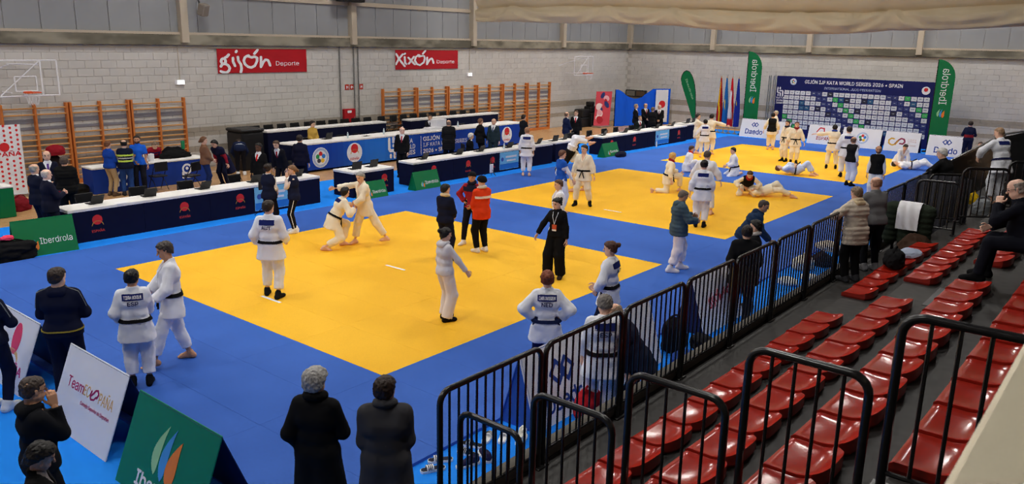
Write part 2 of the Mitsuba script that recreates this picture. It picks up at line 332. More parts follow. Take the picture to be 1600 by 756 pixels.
        for nm in 'lr':
            hp, kn, ank, fd, fu = J[nm]; en = ank+unit(ank-kn)*(0.035-short)*s; d_ = unit(ank-kn)
            mn.append(lambda p, en=en, d_=d_: np.maximum(-((p-en.astype(np.float32)) @ d_.astype(np.float32)), np.sqrt(((p-en.astype(np.float32))**2).sum(-1))-np.float32(0.16)))
        tk = wear('trousers', P, cloth(rgb), 0.03, cuts, mn, am, (7, 7, 9), ncut=2)
        if stripe:
            for nm, sd in (('l', 1), ('r', -1)):
                hp, kn, ank, fd, fu = J[nm]; o = lp*sd
                put(tk, 'stripe', trimesh.Trimesh(W(tube([hp+o*r0*rb, kn+o*(r1+0.004)*rb, ank+o*(r2+0.004)*rb], 0.010, 5).vertices), tube([hp, kn, ank], 0.01, 5).faces, process=False), cloth(stripe))
    # ---- shoes
    if feet[0] != 'bare':
        e = {'sock': 0.006, 'shoe': 0.012, 'trainer': 0.016}[feet[0]]
        for (ank, heel, ball, fd, dn, sdv) in foot:
            P = [(ank-dn*0.03*s, heel, 0.046*s+e, 0.036*s+e), (ank, ball, 0.040*s+e, 0.028*s+e), (heel, ball+fd*0.02*s, 0.034*s+e, 0.034*s+e), (ball-sdv*0.015*s, ball+fd*0.055*s, 0.030*s+e, 0.022*s+e)]
            wear({'sock': 'sock', 'shoe': 'shoe', 'trainer': 'shoe'}[feet[0]], P, cloth(feet[1]), 0.02, [(heel+dn*(0.040*s), dn)], hres=0.8)
    # ---- upper clothes
    legd = unit(unit(J['l'][1]-J['l'][0])+unit(J['r'][1]-J['r'][0])); dn = unit(legd*0.3-t*0.8) if abs(lean) < 75 else legd
    def upper(nm, kd, rgb, extra=0.0, open_v=None, sl=None, label=None):
        e, s0, s1, slen, hm, fl, am = TOPS[kd]; e += extra
        if hem is not None: hm = hem
        P = infl(torso, e); cuts = []
        bot = pel+dn*hm*s
        wd = 0.065+fl*0.6
        P += [(pel+lp*0.065*s, bot+lp*wd*s, 0.112*rb+e*s, 0.116*rb+(e+fl*0.55)*s), (pel-lp*0.065*s, bot-lp*wd*s, 0.112*rb+e*s, 0.116*rb+(e+fl*0.55)*s), (pel+dn*hm*0.5*s, bot, 0.11*rb+e*s, 0.11*rb+(e+fl*0.5)*s)]
        cuts = [(bot, dn), (neck+t*0.035*s, t)] if not (sl is None and slen == 0) else [(bot, dn), (neck+t*0.02*s, t)]
        P.append((neck-t*0.06*s, neck+t*0.05*s, 0.075*rb+e*0.5*s, 0.066*rb+e*0.3*s))
        slen = slen if sl is None else sl
        mn = []; nT = len(P)
        if slen > 0:
            for q in 'LR':
                sh, el, wr = J[q]; x0, x1 = (s0+extra)*rb, (s1+extra)*rb
                if slen <= 1:
                    en = sh+(el-sh)*slen; P.append((sh, en, x0, x1)); d_ = unit(el-sh)
                else:
                    en = el+(wr-el)*(slen-1); xm = x0+(x1-x0)*0.45; P += [(sh, el, x0*0.86, xm), (el, en, xm, x1)]; d_ = unit(wr-el)
                mn.append(lambda p, en=en.astype(np.float32), d_=d_.astype(np.float32): np.maximum(-((p-en) @ d_), np.sqrt(((p-en)**2).sum(-1))-np.float32(0.13)))
        if open_v is not None:   # the front stays open in a V down to open_v metres below the neck
            o = (neck-t*open_v*s).astype(np.float32); ff, ll, tt = (a.astype(np.float32) for a in (f, l, t))
            mn.append(lambda p: np.maximum(np.maximum(np.abs((p-o) @ ll)-np.clip((p-o) @ tt, 0, 9)*np.float32(0.42), -((p-o) @ tt)), -((p-o) @ ff)+np.float32(0.01)))
        if kd == 'puffer': 
            v, fc = blob(P, h, 0.035*s, cuts, mn, nT); m_ = trimesh.Trimesh(v, fc, process=False); q_ = (v-pel) @ t/s
            v = v+m_.vertex_normals*(0.012*np.abs(np.sin(q_*math.pi/0.085))-0.006)[:, None]; v = wrinkle(v, fc, 0.006, (10, 10, 10), seed)
            put(key, nm, (W(v), fc), cloth(rgb), smooth=True, label=label)
        else: wear(nm, P, cloth(rgb), 0.035, cuts, mn, am, (8, 8, 6), label=label, ncut=nT)
        return P, nT
    if under: upper('shirt', under[0], under[1], extra=-0.008, sl=under[2] if len(under) > 2 else None)
    TP, nT = upper({'gi': 'jacket', 'suit': 'jacket', 'coat': 'coat', 'puffer': 'jacket', 'track': 'jacket', 'tshirt': 'shirt', 'vest': 'vest', 'knit': 'sweater'}[top[0]], top[0], top[1], open_v=vneck, sl=sleeves) if top else (infl(torso, 0.01), 99)
    TPn = [tuple(np.asarray(a_, np.float32) if i < 2 else np.float32(a_) for i, a_ in enumerate(c)) for c in TP]
    dist = lambda p: field(np.asarray(p, np.float32), TPn, np.float32(0.035*s))
    distT = lambda p: field(np.asarray(p, np.float32), TPn[:nT], np.float32(0.035*s))
    def onto(pts, d, lift, dist=dist):
        """drops points along -d onto the clothes and lifts them by lift metres"""
        p = np.array(pts, float)+d*0.5
        for _ in range(15): p = p-d*np.clip(dist(p), -0.03, 0.14)[:, None]
        return p+d*lift
    def ring(c, up, out, half, rr=None):
        """a closed band of clothes surface around the axis up, at c"""
        n = 40; a = np.arange(n)*2*np.pi/n; u, w = f, np.cross(up, f); rows = []
        for o in (-half, half):
            r_ = []
            for q_ in a:
                d = unit(u*math.cos(q_)+w*math.sin(q_)); r_.append(onto([c+up*o], d, out, distT)[0])
            rows.append(r_)
        inn = [[np.array(p_)-unit(np.array(p_)-c)*0.02 for p_ in r_] for r_ in rows]
        v = np.array(inn[0]+rows[0]+rows[1]+inn[1]); F = []
        for k in range(3):
            for j in range(n):
                A, B = k*n+j, k*n+(j+1) % n; F += [(A, B, B+n), (A, B+n, A+n)]
        return v, np.array(F)
    if top and top[0] == 'gi' and vneck and abs(lean) < 70:   # the thick collar bands crossing over the chest
        for o in (1, -1):
            pts = [neck-f*0.065*s+l*0.02*o*s+t*0.02*s, neck+l*0.070*o*s+t*0.012*s]+list(onto([neck-t*0.07*s+l*0.058*o*s, neck-t*0.15*s+l*0.030*o*s, neck-t*0.23*s-l*0.004*o*s, pel+t*0.17*s-l*0.042*o*s], f, 0.004, distT))
            m_ = tube(pts, 0.017*s, 6); m_.vertices = W(m_.vertices); put(key, 'collar_band', m_, cloth([min(240, c*1.02) for c in top[1]]), smooth=50)
    if belt is not None:
        c = pel+t*0.075*s
        v, fc = ring(c, t, 0.008+TOPS['gi'][6]*0.6, 0.022*s); bk = put(key, 'belt', (W(v), fc), cloth(belt), smooth=30)
        kn_ = onto([c], f, 0.016)[0]; tails = []
        for o in (1, -1):
            e_ = kn_+dn*0.20*s+l*o*0.07*s+f*0.03*s; tails.append(tube([kn_, kn_+dn*0.08*s+l*o*0.03*s+f*0.02*s, e_], 0.014*s, 5))
        tails.append(trimesh.creation.icosphere(1, 0.028*s).apply_translation(kn_)); m_ = cat(tails); m_.vertices = W(m_.vertices); put(bk, 'knot', m_, cloth(belt))
    for (hgt, hw, rgb, nm) in bands:
        v, fc = ring(pel+t*hgt*s, t, 0.012, hw*s); put(key, nm, (W(v), fc), cloth(rgb), smooth=30)
    def plate(w0, h0, up0, d, nx=8, ny=4, lift=0.012, sg=1):
        """a rectangle of cloth lying on the clothes, seen from the side d"""
        lx = np.cross(t, d); gx, gy = np.meshgrid(np.linspace(-w0/2, w0/2, nx), np.linspace(-h0/2, h0/2, ny)); c = pel+t*up0*s
        pts = c+gx.reshape(-1, 1)*lx+gy.reshape(-1, 1)*t; v = onto(pts, d, lift)
        F = [(j*nx+i, j*nx+i+1, (j+1)*nx+i+1) for j in range(ny-1) for i in range(nx-1)]+[(j*nx+i, (j+1)*nx+i+1, (j+1)*nx+i) for j in range(ny-1) for i in range(nx-1)]
        v2 = v-d*0.012; n_ = len(v); F2 = [(a_+n_, c_+n_, b_+n_) for a_, b_, c_ in F]
        return np.vstack([v, v2]), np.array(F+F2)
    def text_on(txt, hgt, up0, d, rgb, nm='lettering', lift=0.017, width=None, bold=True, shift=0.0, into=None):
        m_ = meshkit.text_mesh(txt, hgt, 0.002, bold); v = np.array(m_.vertices); v[:, 0] -= (v[:, 0].min()+v[:, 0].max())/2
        if width: v[:, 0] *= width/(v[:, 0].max()-v[:, 0].min())
        m_ = trimesh.Trimesh(v, m_.faces, process=False)
        if len(m_.faces) < 4000 and ppm > 80: m_ = m_.subdivide_to_size(0.05)
        v = m_.vertices; lx = np.cross(t, d); pts = pel+t*(up0*s-hgt/2)+v[:, :1]*lx+v[:, 1:2]*t+lx*shift
        put(into or key, nm, (W(onto(pts, d, lift)+v[:, 2:]*d), m_.faces), cloth(rgb))
    if patch:   # (name on the patch, country below)
        v, fc = plate(0.27*s, 0.085*s, 0.425, -f); pk = put(key, 'name_patch', (W(v), fc), cloth((24, 34, 92)))
        if patch[0]: text_on(patch[0], 0.042*s, 0.425, -f, (230, 230, 235), width=0.235*s, into=pk)
        if patch[1]: text_on(patch[1], 0.058*s, 0.335, -f, (28, 36, 84), nm='country_lettering')
    if tie is not None:
        for k_, (w_, c_, h_) in enumerate(((0.05, tie, 0.30),)):
            v, fc = plate(w_*s, h_*s, 0.33, f, 4, 10, -0.004); put(key, 'tie', (W(v), fc), cloth(c_))
    if hood is not None:
        wear('hood', [(neck-f*0.075*s-t*0.03*s+l*0.05*s, neck-f*0.075*s-t*0.03*s-l*0.05*s, 0.062*s, 0.062*s), (neck-f*0.03*s+l*0.08*s, neck+f*0.05*s+l*0.05*s, 0.04*s, 0.03*s), (neck-f*0.03*s-l*0.08*s, neck+f*0.05*s-l*0.05*s, 0.04*s, 0.03*s)], cloth(hood), 0.03, amp=0.006)
    if scarf is not None:
        a_ = np.arange(0, 2*np.pi+0.01, np.pi/8); P = []
        pts = [neck+t*0.02*s+(f*math.cos(q_)+l*math.sin(q_))*0.075*s-t*0.02*math.cos(q_)*s for q_ in a_]
        P = [(pts[i], pts[i+1], 0.036*s, 0.036*s) for i in range(len(pts)-1)]
        wear('scarf', P, cloth(scarf), 0.015, amp=0.008, fx=(25, 25, 25))
    if piping is not None:
        for o in (1, -1):
            sh, el, wr = J['L' if o > 0 else 'R']; d_ = unit(t*0.6+l*o*0.6-f*0.55)
            pts = onto([neck+l*0.05*o*s, (neck+sh)/2+l*0.02*o*s, sh+l*0.01*o, (sh*0.6+el*0.4)+l*o*0.01, el*0.85+sh*0.15], d_, 0.006); m_ = tube(pts, 0.007*s, 5); m_.vertices = W(m_.vertices); put(key, 'piping', m_, cloth(piping))
    # ---- hair, hat
    if hair and hair[0] != 'bald':
        kd = hair[0]; e = {'short': 0.012, 'crop': 0.006, 'bun': 0.013, 'tail': 0.013, 'long': 0.018, 'thick': 0.024, 'ring': 0.009}[kd]
        P = infl(HP[:1], e); front = hp_(0.062, 0, 0.052); nn = unit(hf*0.62-hu*0.78)
        if kd == 'ring': cuts = [(hp_(0.02, 0, 0.0), hf), (hp_(0, 0, 0.075), hu), (hp_(0, 0, -0.055), -hu)]
        else: cuts = [(front, nn), (hp_(-0.05, 0, -0.068 if kd != 'crop' else -0.05), -hu)]
        P.append((hp_(-0.035, 0.02, -0.02), hp_(-0.035, -0.02, -0.02), 0.060*s+e, 0.060*s+e, 0.02))
        if kd == 'bun': P.append((hp_(-0.105, 0, 0.055), hp_(-0.130, 0, 0.062), 0.036*s, 0.040*s, 0.01))
        if kd == 'tail': P += [(hp_(-0.095, 0, 0.03), hp_(-0.145, 0, -0.03), 0.028*s, 0.030*s, 0.012), (hp_(-0.145, 0, -0.03), hp_(-0.125, 0, -0.15), 0.030*s, 0.012*s, 0.012)]
        if kd == 'long': P += [(hp_(-0.045, 0.05, 0), hp_(-0.04, 0.075, -0.20), 0.055*s, 0.035*s), (hp_(-0.045, -0.05, 0), hp_(-0.04, -0.075, -0.20), 0.055*s, 0.035*s), (hp_(-0.07, 0, 0), hp_(-0.085, 0, -0.21), 0.06*s, 0.045*s)]; cuts = [(front, nn)]
        mnh = [lambda p: np.maximum(0.022*s-(p-hc.astype(np.float32)) @ hf.astype(np.float32), (p-hc.astype(np.float32)) @ hu.astype(np.float32)-0.047*s)]
        v, fc = blob(P, hh*1.25, 0.02*s, cuts, mnh)
        v = wrinkle(v, fc, 0.011, (60, 60, 34), seed); q_ = (v-hc) @ np.stack([hf, hl, hu], 1); g_ = meshkit.fbm(q_*[40, 150, 40], 3, seed)
        put(key, 'hair', (W(v), fc), 'hair_strands', smooth=True, color=hcol[None]*(0.35+1.3*g_)[:, None])
    if hat is not None:
        v, fc = blob(infl(HP[:1], 0.022), hh, 0.02*s, [(hp_(0.06, 0, 0.030), unit(hf*0.25-hu))]); put(key, 'beanie', (W(v), fc), cloth(hat), smooth=True)
    if glasses:
        g = []
        for o in (1, -1):
            a_ = np.linspace(0, 2*np.pi, 17); g.append(tube([hp_(0.103, 0.033*o+0.022*math.cos(q_), 0.002+0.017*math.sin(q_)) for q_ in a_], 0.0018*s, 5)); g.append(tube([hp_(0.103, 0.055*o, 0.008), hp_(0.05, 0.082*o, 0.008), hp_(-0.005, 0.088*o, 0.004)], 0.0018*s, 5))
        g.append(tube([hp_(0.105, 0.011, 0.006), hp_(0.108, 0, 0.008), hp_(0.105, -0.011, 0.006)], 0.0018*s, 5)); m_ = cat(g); m_.vertices = W(m_.vertices); put(key, 'glasses', m_, cloth((25, 25, 28)))
    if lanyard:
        for o in (1, -1):
            pts = onto([neck+l*0.06*o*s-t*0.03*s, pel+t*0.40*s+l*0.045*o*s, pel+t*0.24*s], f, 0.010); m_ = tube(pts, 0.008*s, 5); m_.vertices = W(m_.vertices); ln = put(key, 'lanyard', m_, cloth((205, 210, 220)))
        v, fc = plate(0.10*s, 0.14*s, 0.165, f, 3, 4, 0.014); bdg = put(ln, 'badge', (W(v), fc), cloth((196, 84, 52)))
        v, fc = plate(0.095*s, 0.04*s, 0.115, f, 3, 3, 0.019); put(ln, 'badge_strip', (W(v), fc), cloth((230, 225, 220)))
    return dict(key=key, pel=W(pel), neck=W(neck), head=W(hc), J=J, W=W, f=R_w @ f, l=R_w @ l, t=R_w @ t, text=text_on, plate=plate, fl=f, put=put, wear=wear, s=s, hp=hp_)
def hash_str(a):
    r = 7
    for ch in a: r = (r*131+ord(ch)) % 1000003
    return r

# ---------------------------------------------------------------- materials of the setting
def _block_col(p, n, uv):
    r = mikit.cell_rand(dr_floor((p.x+p.y)/0.5), dr_floor(p.z/0.2512), 3.0)
    g = 0.82+0.14*mikit.fbm(p.x*1.3+p.y*1.7, p.z*2.0, 3.0, 3)+0.035*r
    band = ((p.z > 1.10) & (p.z < 1.42)) | ((p.z > 0.55) & (p.z < 0.76))
    c = dr.select(band, mi.Color3f(0.37, 0.325, 0.27), mi.Color3f(0.585, 0.56, 0.53))
    return c*g
import drjit as dr
dr_floor = lambda v: dr.floor(mi.Float(v))
scene['block_paint'] = {'type': 'twosided', 'bsdf': {'type': 'principled', 'base_color': mikit.proc(_block_col), 'roughness': 0.8, 'specular': 0.2}}
def _wood_col(p, n, uv):
    row = dr.floor(p.y/0.07); x = p.x+mikit.cell_rand(row, 1, 1)*3
    r = mikit.cell_rand(dr.floor(x/0.5), row, 2)
    g = mikit.fbm(p.x*3+r*20, p.y*45, r*9, 3)
    c = mikit.mix((0.38, 0.20, 0.085), (0.52, 0.31, 0.145), 0.55*r+0.45*g)
    line = (mikit.smoothstep(0.0, 0.06, dr.abs(p.y/0.07-row-0.5)*-1+0.5))
    return c*(0.75+0.25*line)
scene['parquet'] = {'type': 'principled', 'base_color': mikit.proc(_wood_col), 'roughness': 0.32, 'specular': 0.45}
def _ledge_col(p, n, uv):
    g = mikit.fbm(p.x*0.9+p.y*0.9, p.z*2, 1.0, 4)
    return mikit.mix((0.115, 0.105, 0.080), (0.30, 0.275, 0.215), mikit.smoothstep(0.3, 0.75, g))
scene['ledge_concrete'] = {'type': 'principled', 'base_color': mikit.proc(_ledge_col), 'roughness': 0.9, 'specular': 0.1}
def _tatami(c0, c1):
    def fn(p, n, uv):
        a = mikit.fbm(p.x*0.55, p.y*0.55, 2.0, 3); b = mikit.noise(p.x*90, p.y*90, 1.0)
        return mikit.mix(c0, c1, mikit.smoothstep(0.25, 0.75, a))*(0.97+0.06*b)
    return fn
for nm, c0, c1 in (('tatami_yellow', (0.78, 0.412, 0.018), (0.88, 0.485, 0.028)), ('tatami_blue', (0.026, 0.094, 0.40), (0.036, 0.118, 0.47))):
    scene[nm] = {'type': 'twosided', 'bsdf': {'type': 'principled', 'base_color': mikit.proc(_tatami(c0, c1)), 'roughness': 0.72, 'specular': 0.2}}
def _deck_col(p, n, uv):
    g = mikit.fbm(p.x*2, p.y*2, p.z*2, 4); d = mikit.noise(p.x*14, p.y*14, 5.0)
    return mikit.mix((0.014, 0.013, 0.013), (0.029, 0.0275, 0.026), g)*(0.85+0.3*d)
scene['deck_rubber'] = {'type': 'principled', 'base_color': mikit.proc(_deck_col), 'roughness': 0.55, 'specular': 0.35}
mat('carpet_azure', (26, 128, 232), 0.85, 0.15)
mat('mortar', (176, 172, 166), 0.9, 0.1)
mat('sheet_metal', (138, 140, 143), 0.45, 0.4)
mat('steel_beige', (176, 164, 146), 0.5, 0.4)
mat('rail_black', (16, 16, 17), 0.28, 0.5, coat=0.4)
mat('seat_red', (146, 27, 14), 0.17, 0.55, coat=0.7)
mat('wall_plain', (150, 146, 140), 0.9, 0.1)
mat('roof_grey', (120, 118, 116), 0.9, 0.1)
mat('bar_wood', (196, 114, 54), 0.5, 0.35)
mat('rung_wood', (206, 148, 84), 0.5, 0.35)
mat('canvas_beige', (206, 190, 160), 0.85, 0.15)
mat('chrome', (190, 190, 192), 0.25, 0.5, metallic=0.9)
mat('board_white', (226, 226, 230), 0.55, 0.3)
mat('table_white', (224, 222, 218), 0.6, 0.25)
mat('skirt_navy', (16, 20, 48), 0.9, 0.12)
mat('plastic_black', (20, 20, 22), 0.45, 0.4)
mat('banner_red', (172, 24, 34), 0.6, 0.25)
mat('ibe_green', (0, 112, 62), 0.55, 0.3)
mat('glow_white', (250, 250, 250), 0.5, 0.3)

# ---------------------------------------------------------------- the hall: floor, walls, roof, stands
WY, WX = 18.88, 37.2
put(None, 'floor', box(-14, WX+0.3, -14, WY+0.3, -0.30, -0.046), 'parquet', kind='structure')
put(None, 'floor_carpet', box(-9, 36.3, -3.6, 13.65, -0.046, -0.040), 'carpet_azure', label='bright azure carpet around and under the judo mats', kind='structure')
put(None, 'ceiling', box(-14, WX+0.3, -14, WY+0.3, 9.2, 9.4), 'roof_grey', kind='structure')
put(None, 'wall_back', box(-14.3, -14, -14, WY+0.3, -0.3, 9.4), 'wall_plain', kind='structure')
put(None, 'wall_right', box(-14.3, WX+0.3, -14.3, -14, -0.3, 9.4), 'wall_plain', kind='structure')
BL, BH = 0.5, 0.2512
def block_mesh():
    a, b, c, g = BL/2-0.004, BH/2-0.004, 0.005, 0.018
    v = [(x, 0, z) for x, z in ((-a, -b), (a, -b), (a, b), (-a, b))]+[(x, -g+c, z) for x, z in ((-a, -b), (a, -b), (a, b), (-a, b))]+[(x, -g, z) for x, z in ((-a+c, -b+c), (a-c, -b+c), (a-c, b-c), (-a+c, b-c))]
    F = []
    for k in (0, 4):
        for i in range(4): F += [(k+i, k+(i+1) % 4, k+4+(i+1) % 4), (k+i, k+4+(i+1) % 4, k+4+i)]
    F += [(8, 9, 10), (8, 10, 11)]
    return trimesh.Trimesh(np.array(v, float), np.array(F), process=False)
BLK = block_mesh(); BLK_PLY = mikit.ply(BLK, 'block_paint')
def block_wall(key, n, at, order):
    """courses of blocks: the 300 nearest ones singly, the rest as one piece"""
    spots = []
    for r in range(17):
        for c in range(n):
            spots.append((c*BL+(r % 2)*BL/2, (r+0.5)*BH))
    spots.sort(key=order)
    for u, z in spots[:300]: again(key, 'block', BLK_PLY, at(u, z))
    rest = []
    for u, z in spots[300:]:
        m = BLK.copy(); m.apply_transform(np.array(at(u, z).matrix)); rest.append(m)
    put(key, 'block_field', cat(rest), 'block_paint', kind='stuff')
wl = put(None, 'wall_left', box(-14, WX+0.3, WY+0.02, WY+0.3, -0.3, 9.4), 'mortar', kind='structure')
block_wall(wl, 74, lambda u, z: T().translate([0.25+u, WY+0.02, z]), lambda s: 1e3*(s[0] < 1.6)+abs(s[0]-1.6)+0*s[1])
wf = put(None, 'wall_far', box(WX+0.02, WX+0.3, -14, WY+0.3, -0.3, 9.4), 'mortar', kind='structure')
block_wall(wf, 58, lambda u, z: T().translate([WX+0.02, WY-0.25-u, z]).rotate([0, 0, 1], -90), lambda s: 1e3*(s[0] > 24.6)+abs(24.6-s[0]))
# ledge, girts, columns and cladding sheets above the blockwork
for key, mk_ in ((wl, lambda a, b, d0, d1, z0, z1: box(a, b, WY-d1, WY-d0, z0, z1)), (wf, lambda a, b, d0, d1, z0, z1: box(WX-d1, WX-d0, WY-b, WY-a, z0, z1))):
    lo, hi = (-14, WX) if key == wl else (0, 33)
    put(key, 'ledge', mk_(lo, hi, -0.03, 0.16, 4.275, 4.62), 'ledge_concrete')
    put(key, 'ledge_cap', mk_(lo, hi, -0.03, 0.17, 4.62, 4.70), 'steel_beige')
    put(key, 'conduit_line', mk_(lo, hi, -0.03, 0.03, 4.17, 4.20), 'steel_beige')
    put(key, 'girt', mk_(lo, hi, -0.02, 0.10, 5.90, 6.06), 'steel_beige')
    for c in ([0.4+7.4*k for k in range(-1, 5)]+[37.05] if key == wl else [5.73, 11.26, 16.68, 22.2, 27.7]):
        put(key, 'column', cat([mk_(c-0.13, c+0.13, 0.17, 0.31, 4.36, 9.2), mk_(c-0.10, c+0.10, -0.02, 0.18, 4.70, 9.2)]), 'steel_beige')
    k = lo
    while k < hi:
        w = min(1.02, hi-k); put(key, 'cladding_sheet', mk_(k+0.012, k+w-0.012, -0.03, 0.01, 4.70, 9.2), 'sheet_metal'); k += 1.02
# overhead lamps of the hall
scene['lamp_glass'] = {'type': 'diffuse', 'reflectance': {'type': 'rgb', 'value': 0.8}}
for i, lx in enumerate(LAMP_X):
    for j, ly in enumerate(LAMP_Y):
        k = thing('ceiling_lamp', f'white high bay lamp under the roof, {ORD[j]} from the stands in the {ORD[i]} row', 'lamp', 'high bay lamps under the roof')
        put(k, 'housing', cbox(lx-0.75, lx+0.75, ly-0.28, ly+0.28, LAMP_Z+0.012, LAMP_Z+0.16, 0.03), 'roof_grey')
        put(k, 'suspension', cat([bar((lx-0.5, ly, LAMP_Z+0.15), (lx-0.5, ly, 9.2), 0.008, 5), bar((lx+0.5, ly, LAMP_Z+0.15), (lx+0.5, ly, 9.2), 0.008, 5)]), 'chrome')
        m = trimesh.Trimesh([(lx-0.7, ly-0.24, LAMP_Z), (lx+0.7, ly-0.24, LAMP_Z), (lx+0.7, ly+0.24, LAMP_Z), (lx-0.7, ly+0.24, LAMP_Z)], [(0, 2, 1), (0, 3, 2)], process=False)
        put(k, 'diffuser', m, 'lamp_glass', emitter={'type': 'area', 'radiance': {'type': 'rgb', 'value': [LAMP_POWER, LAMP_POWER*0.965, LAMP_POWER*0.90]}})
# raised canvas divider curtain across the hall
def curtain_mesh(prof, ny, kind):
    """cloth hung across the hall; prof: (depth towards the near end, height above the hem) down the cloth"""
    ys = np.linspace(16.05, -13.5, ny); V = []; nr = len(prof)
    bot = np.interp(ys, [-13.5, -4.3, 1.9, 8.0, 16.05], [5.75, 5.32, 5.03, 5.36, 5.45])
    for y, b in zip(ys, bot):
        big = meshkit.fbm(np.array([y*0.45, 1.0, 3.0]), 2, 5)-0.5
        P_ = 3.7+0.0*y; u = ((y+1.2+0.5*math.sin(y*0.8))/P_) % 1.0; env = 4*u*(1-u)
        for i, (dx, dz) in enumerate(prof):
            v = i/(nr-1)
            if kind == 'roll':
                c = dz/0.6+0.85*env; f1 = math.sin(c*2*math.pi*1.7+3*big)*env**0.7; n = meshkit.fbm(np.array([y*2.3, dz*3.0+env, 4.0]), 2, 8)-0.5
                k_ = 1 if 0.04 < v < 0.9 else 0.3
                V.append((20.0+dx*(1+0.5*big)-k_*(0.060*f1+0.16*n), y, b+dz*(1+0.25*big)-0.05*env*(dz < 0.3)+0.10*(u < 0.06 or u > 0.94)*(dz > 0.3)*0.5))
            else:
                c = dz*0.55+0.5*env; n = meshkit.fbm(np.array([y*0.9, dz*0.8+0.6*env, 9.0]), 3, 6)-0.5
                V.append((20.0+dx*(1+0.9*big)-0.22*n-0.03*math.sin(c*9), y, b+dz+(0.16*big-0.05*env)*(dz < 1.2)))
    F = []
    for i in range(ny-1):
        for j in range(nr-1):
            a = i*nr+j; F += [(a, a+1, a+nr+1), (a, a+nr+1, a+nr)]
    return trimesh.Trimesh(np.array(V), np.array(F), process=False)
def smooth_prof(pts, n):
    pts = np.array(pts, float); d = np.r_[0, np.cumsum(np.linalg.norm(np.diff(pts, axis=0), axis=1))]; q = np.linspace(0, d[-1], n); return list(zip(np.interp(q, d, pts[:, 0]), np.interp(q, d, pts[:, 1])))
k = thing('divider_curtain', 'beige canvas hall divider curtain, rolled up high above the mats', 'curtain')
put(k, 'rolled_hem', curtain_mesh(smooth_prof([(0.12, 0.60), (-0.06, 0.60), (-0.20, 0.54), (-0.27, 0.40), (-0.28, 0.24), (-0.20, 0.08), (-0.04, 0.0), (0.12, 0.05), (0.20, 0.2), (0.18, 0.4), (0.12, 0.60)], 30), 330, 'roll'), 'canvas_beige', smooth=60)
put(k, 'sheet', curtain_mesh(smooth_prof([(0.14, 0.52), (0.02, 0.62), (-0.16, 0.72), (-0.26, 0.92), (-0.24, 1.2), (-0.12, 1.8), (-0.02, 2.6), (0.0, 3.7)], 26), 240, 'sheet'), 'canvas_beige', smooth=60)
# judo mats: yellow areas, blue surround, every mat a piece with bevelled edges
def tile_ply(w, d, m):
    g = 0.0007; c = 0.002
    return mikit.ply(cbox(-w/2+g, w/2-g, -d/2+g, d/2-g, -0.040, 0.0, c), m)
PER = 11.115; MX0, MX1, MY0, MY1 = -3.0, 33.25, -2.08, 10.02
for i in range(3):
    k = thing('yellow_mat_area', ('square yellow judo mat area nearest the camera, behind the two men in dark coats', 'middle square yellow judo mat area, with the kneeling blond judoka', 'far square yellow judo mat area in front of the sponsor backdrop')[i], 'mat')
    pl = tile_ply(1.0, 2.0, 'tatami_yellow')
    for a in range(8):
        for b_ in range(4): again(k, 'tatami', pl, T().translate([i*PER+a+0.5, 2*b_+1.0, 0]))
k = thing('blue_mat_surround', 'blue judo mat safety surround laid around the three yellow areas', 'mat')
def lay(x0, x1, y0, y1, nx, ny):
    w, d = (x1-x0)/nx, (y1-y0)/ny; pl = tile_ply(w, d, 'tatami_blue')
    for a in range(nx):
        for b_ in range(ny): again(k, 'tatami', pl, T().translate([x0+(a+0.5)*w, y0+(b_+0.5)*d, 0]))
lay(MX0, MX1, MY0, 0, 36, 1); lay(MX0, MX1, 8, MY1, 36, 1)
lay(MX0, 0, 0, 8, 3, 4); lay(8, PER, 0, 8, 3, 4); lay(PER+8, 2*PER, 0, 8, 3, 4); lay(2*PER+8, MX1, 0, 8, 3, 4)
for (x, y, l_) in ((3.905, 3.98, 'white tape mark lying in the middle of the near yellow mat'), (0.95, 4.06, 'white tape mark under the feet of the judoka at the left of the near mat'), (12.09, 3.86, 'white tape mark beside the feet of the walking judoka on the middle mat')):
    self_thing('tape_mark', cbox(x-0.03, x+0.03, y-0.29, y+0.29, 0.0, 0.0015, 0.0004), 'board_white', l_, 'tape')
for x0, x1, y in ((-6.0, 9.5, 17.88), (19.0, 36.0, 14.3)): put(None, 'floor_line', box(x0, x1, y-0.025, y+0.025, -0.046, -0.0452), 'board_white', label='white painted court line on the parquet', kind='structure')
# tiered stands
k = thing('tiered_stand', 'dark grey stepped stand deck under the rows of red seats', 'stands', kind='structure')
TIER = lambda n: 0.6+0.4*(n-1)            # height of tier n
FRONT = lambda n: -3.80-0.82*(n-1)        # front edge of tier n
for n in range(1, 6):
    put(k, 'tier', cbox(-9.5, 23.0, -9.5, FRONT(n)+(0.16 if n == 1 else 0), (-0.04 if n == 1 else TIER(n-1)), TIER(n), 0.012), 'deck_rubber')
put(k, 'kerb', cbox(-9.5, 23.0, -3.78, -3.64, 0.6, 0.73, 0.01), mat('kerb_grey', (92, 88, 82), 0.8, 0.2))
for n in (1, 2, 3): put(k, 'aisle_step', cbox(4.0, 5.0, FRONT(n+1)+0.03, FRONT(n+1)+0.36, TIER(n)-0.001, TIER(n)+0.008, 0.002), mat('tread_grey', (74, 74, 76), 0.5, 0.4))
put(None, 'trim_001', cbox(-9.0, 1.0, -8.35, -7.855, 3.74, 4.03, 0.012), mat('parapet_cream', (222, 212, 184), 0.35, 0.4), label='beige painted parapet beam close to the camera at the lower right', kind='structure')

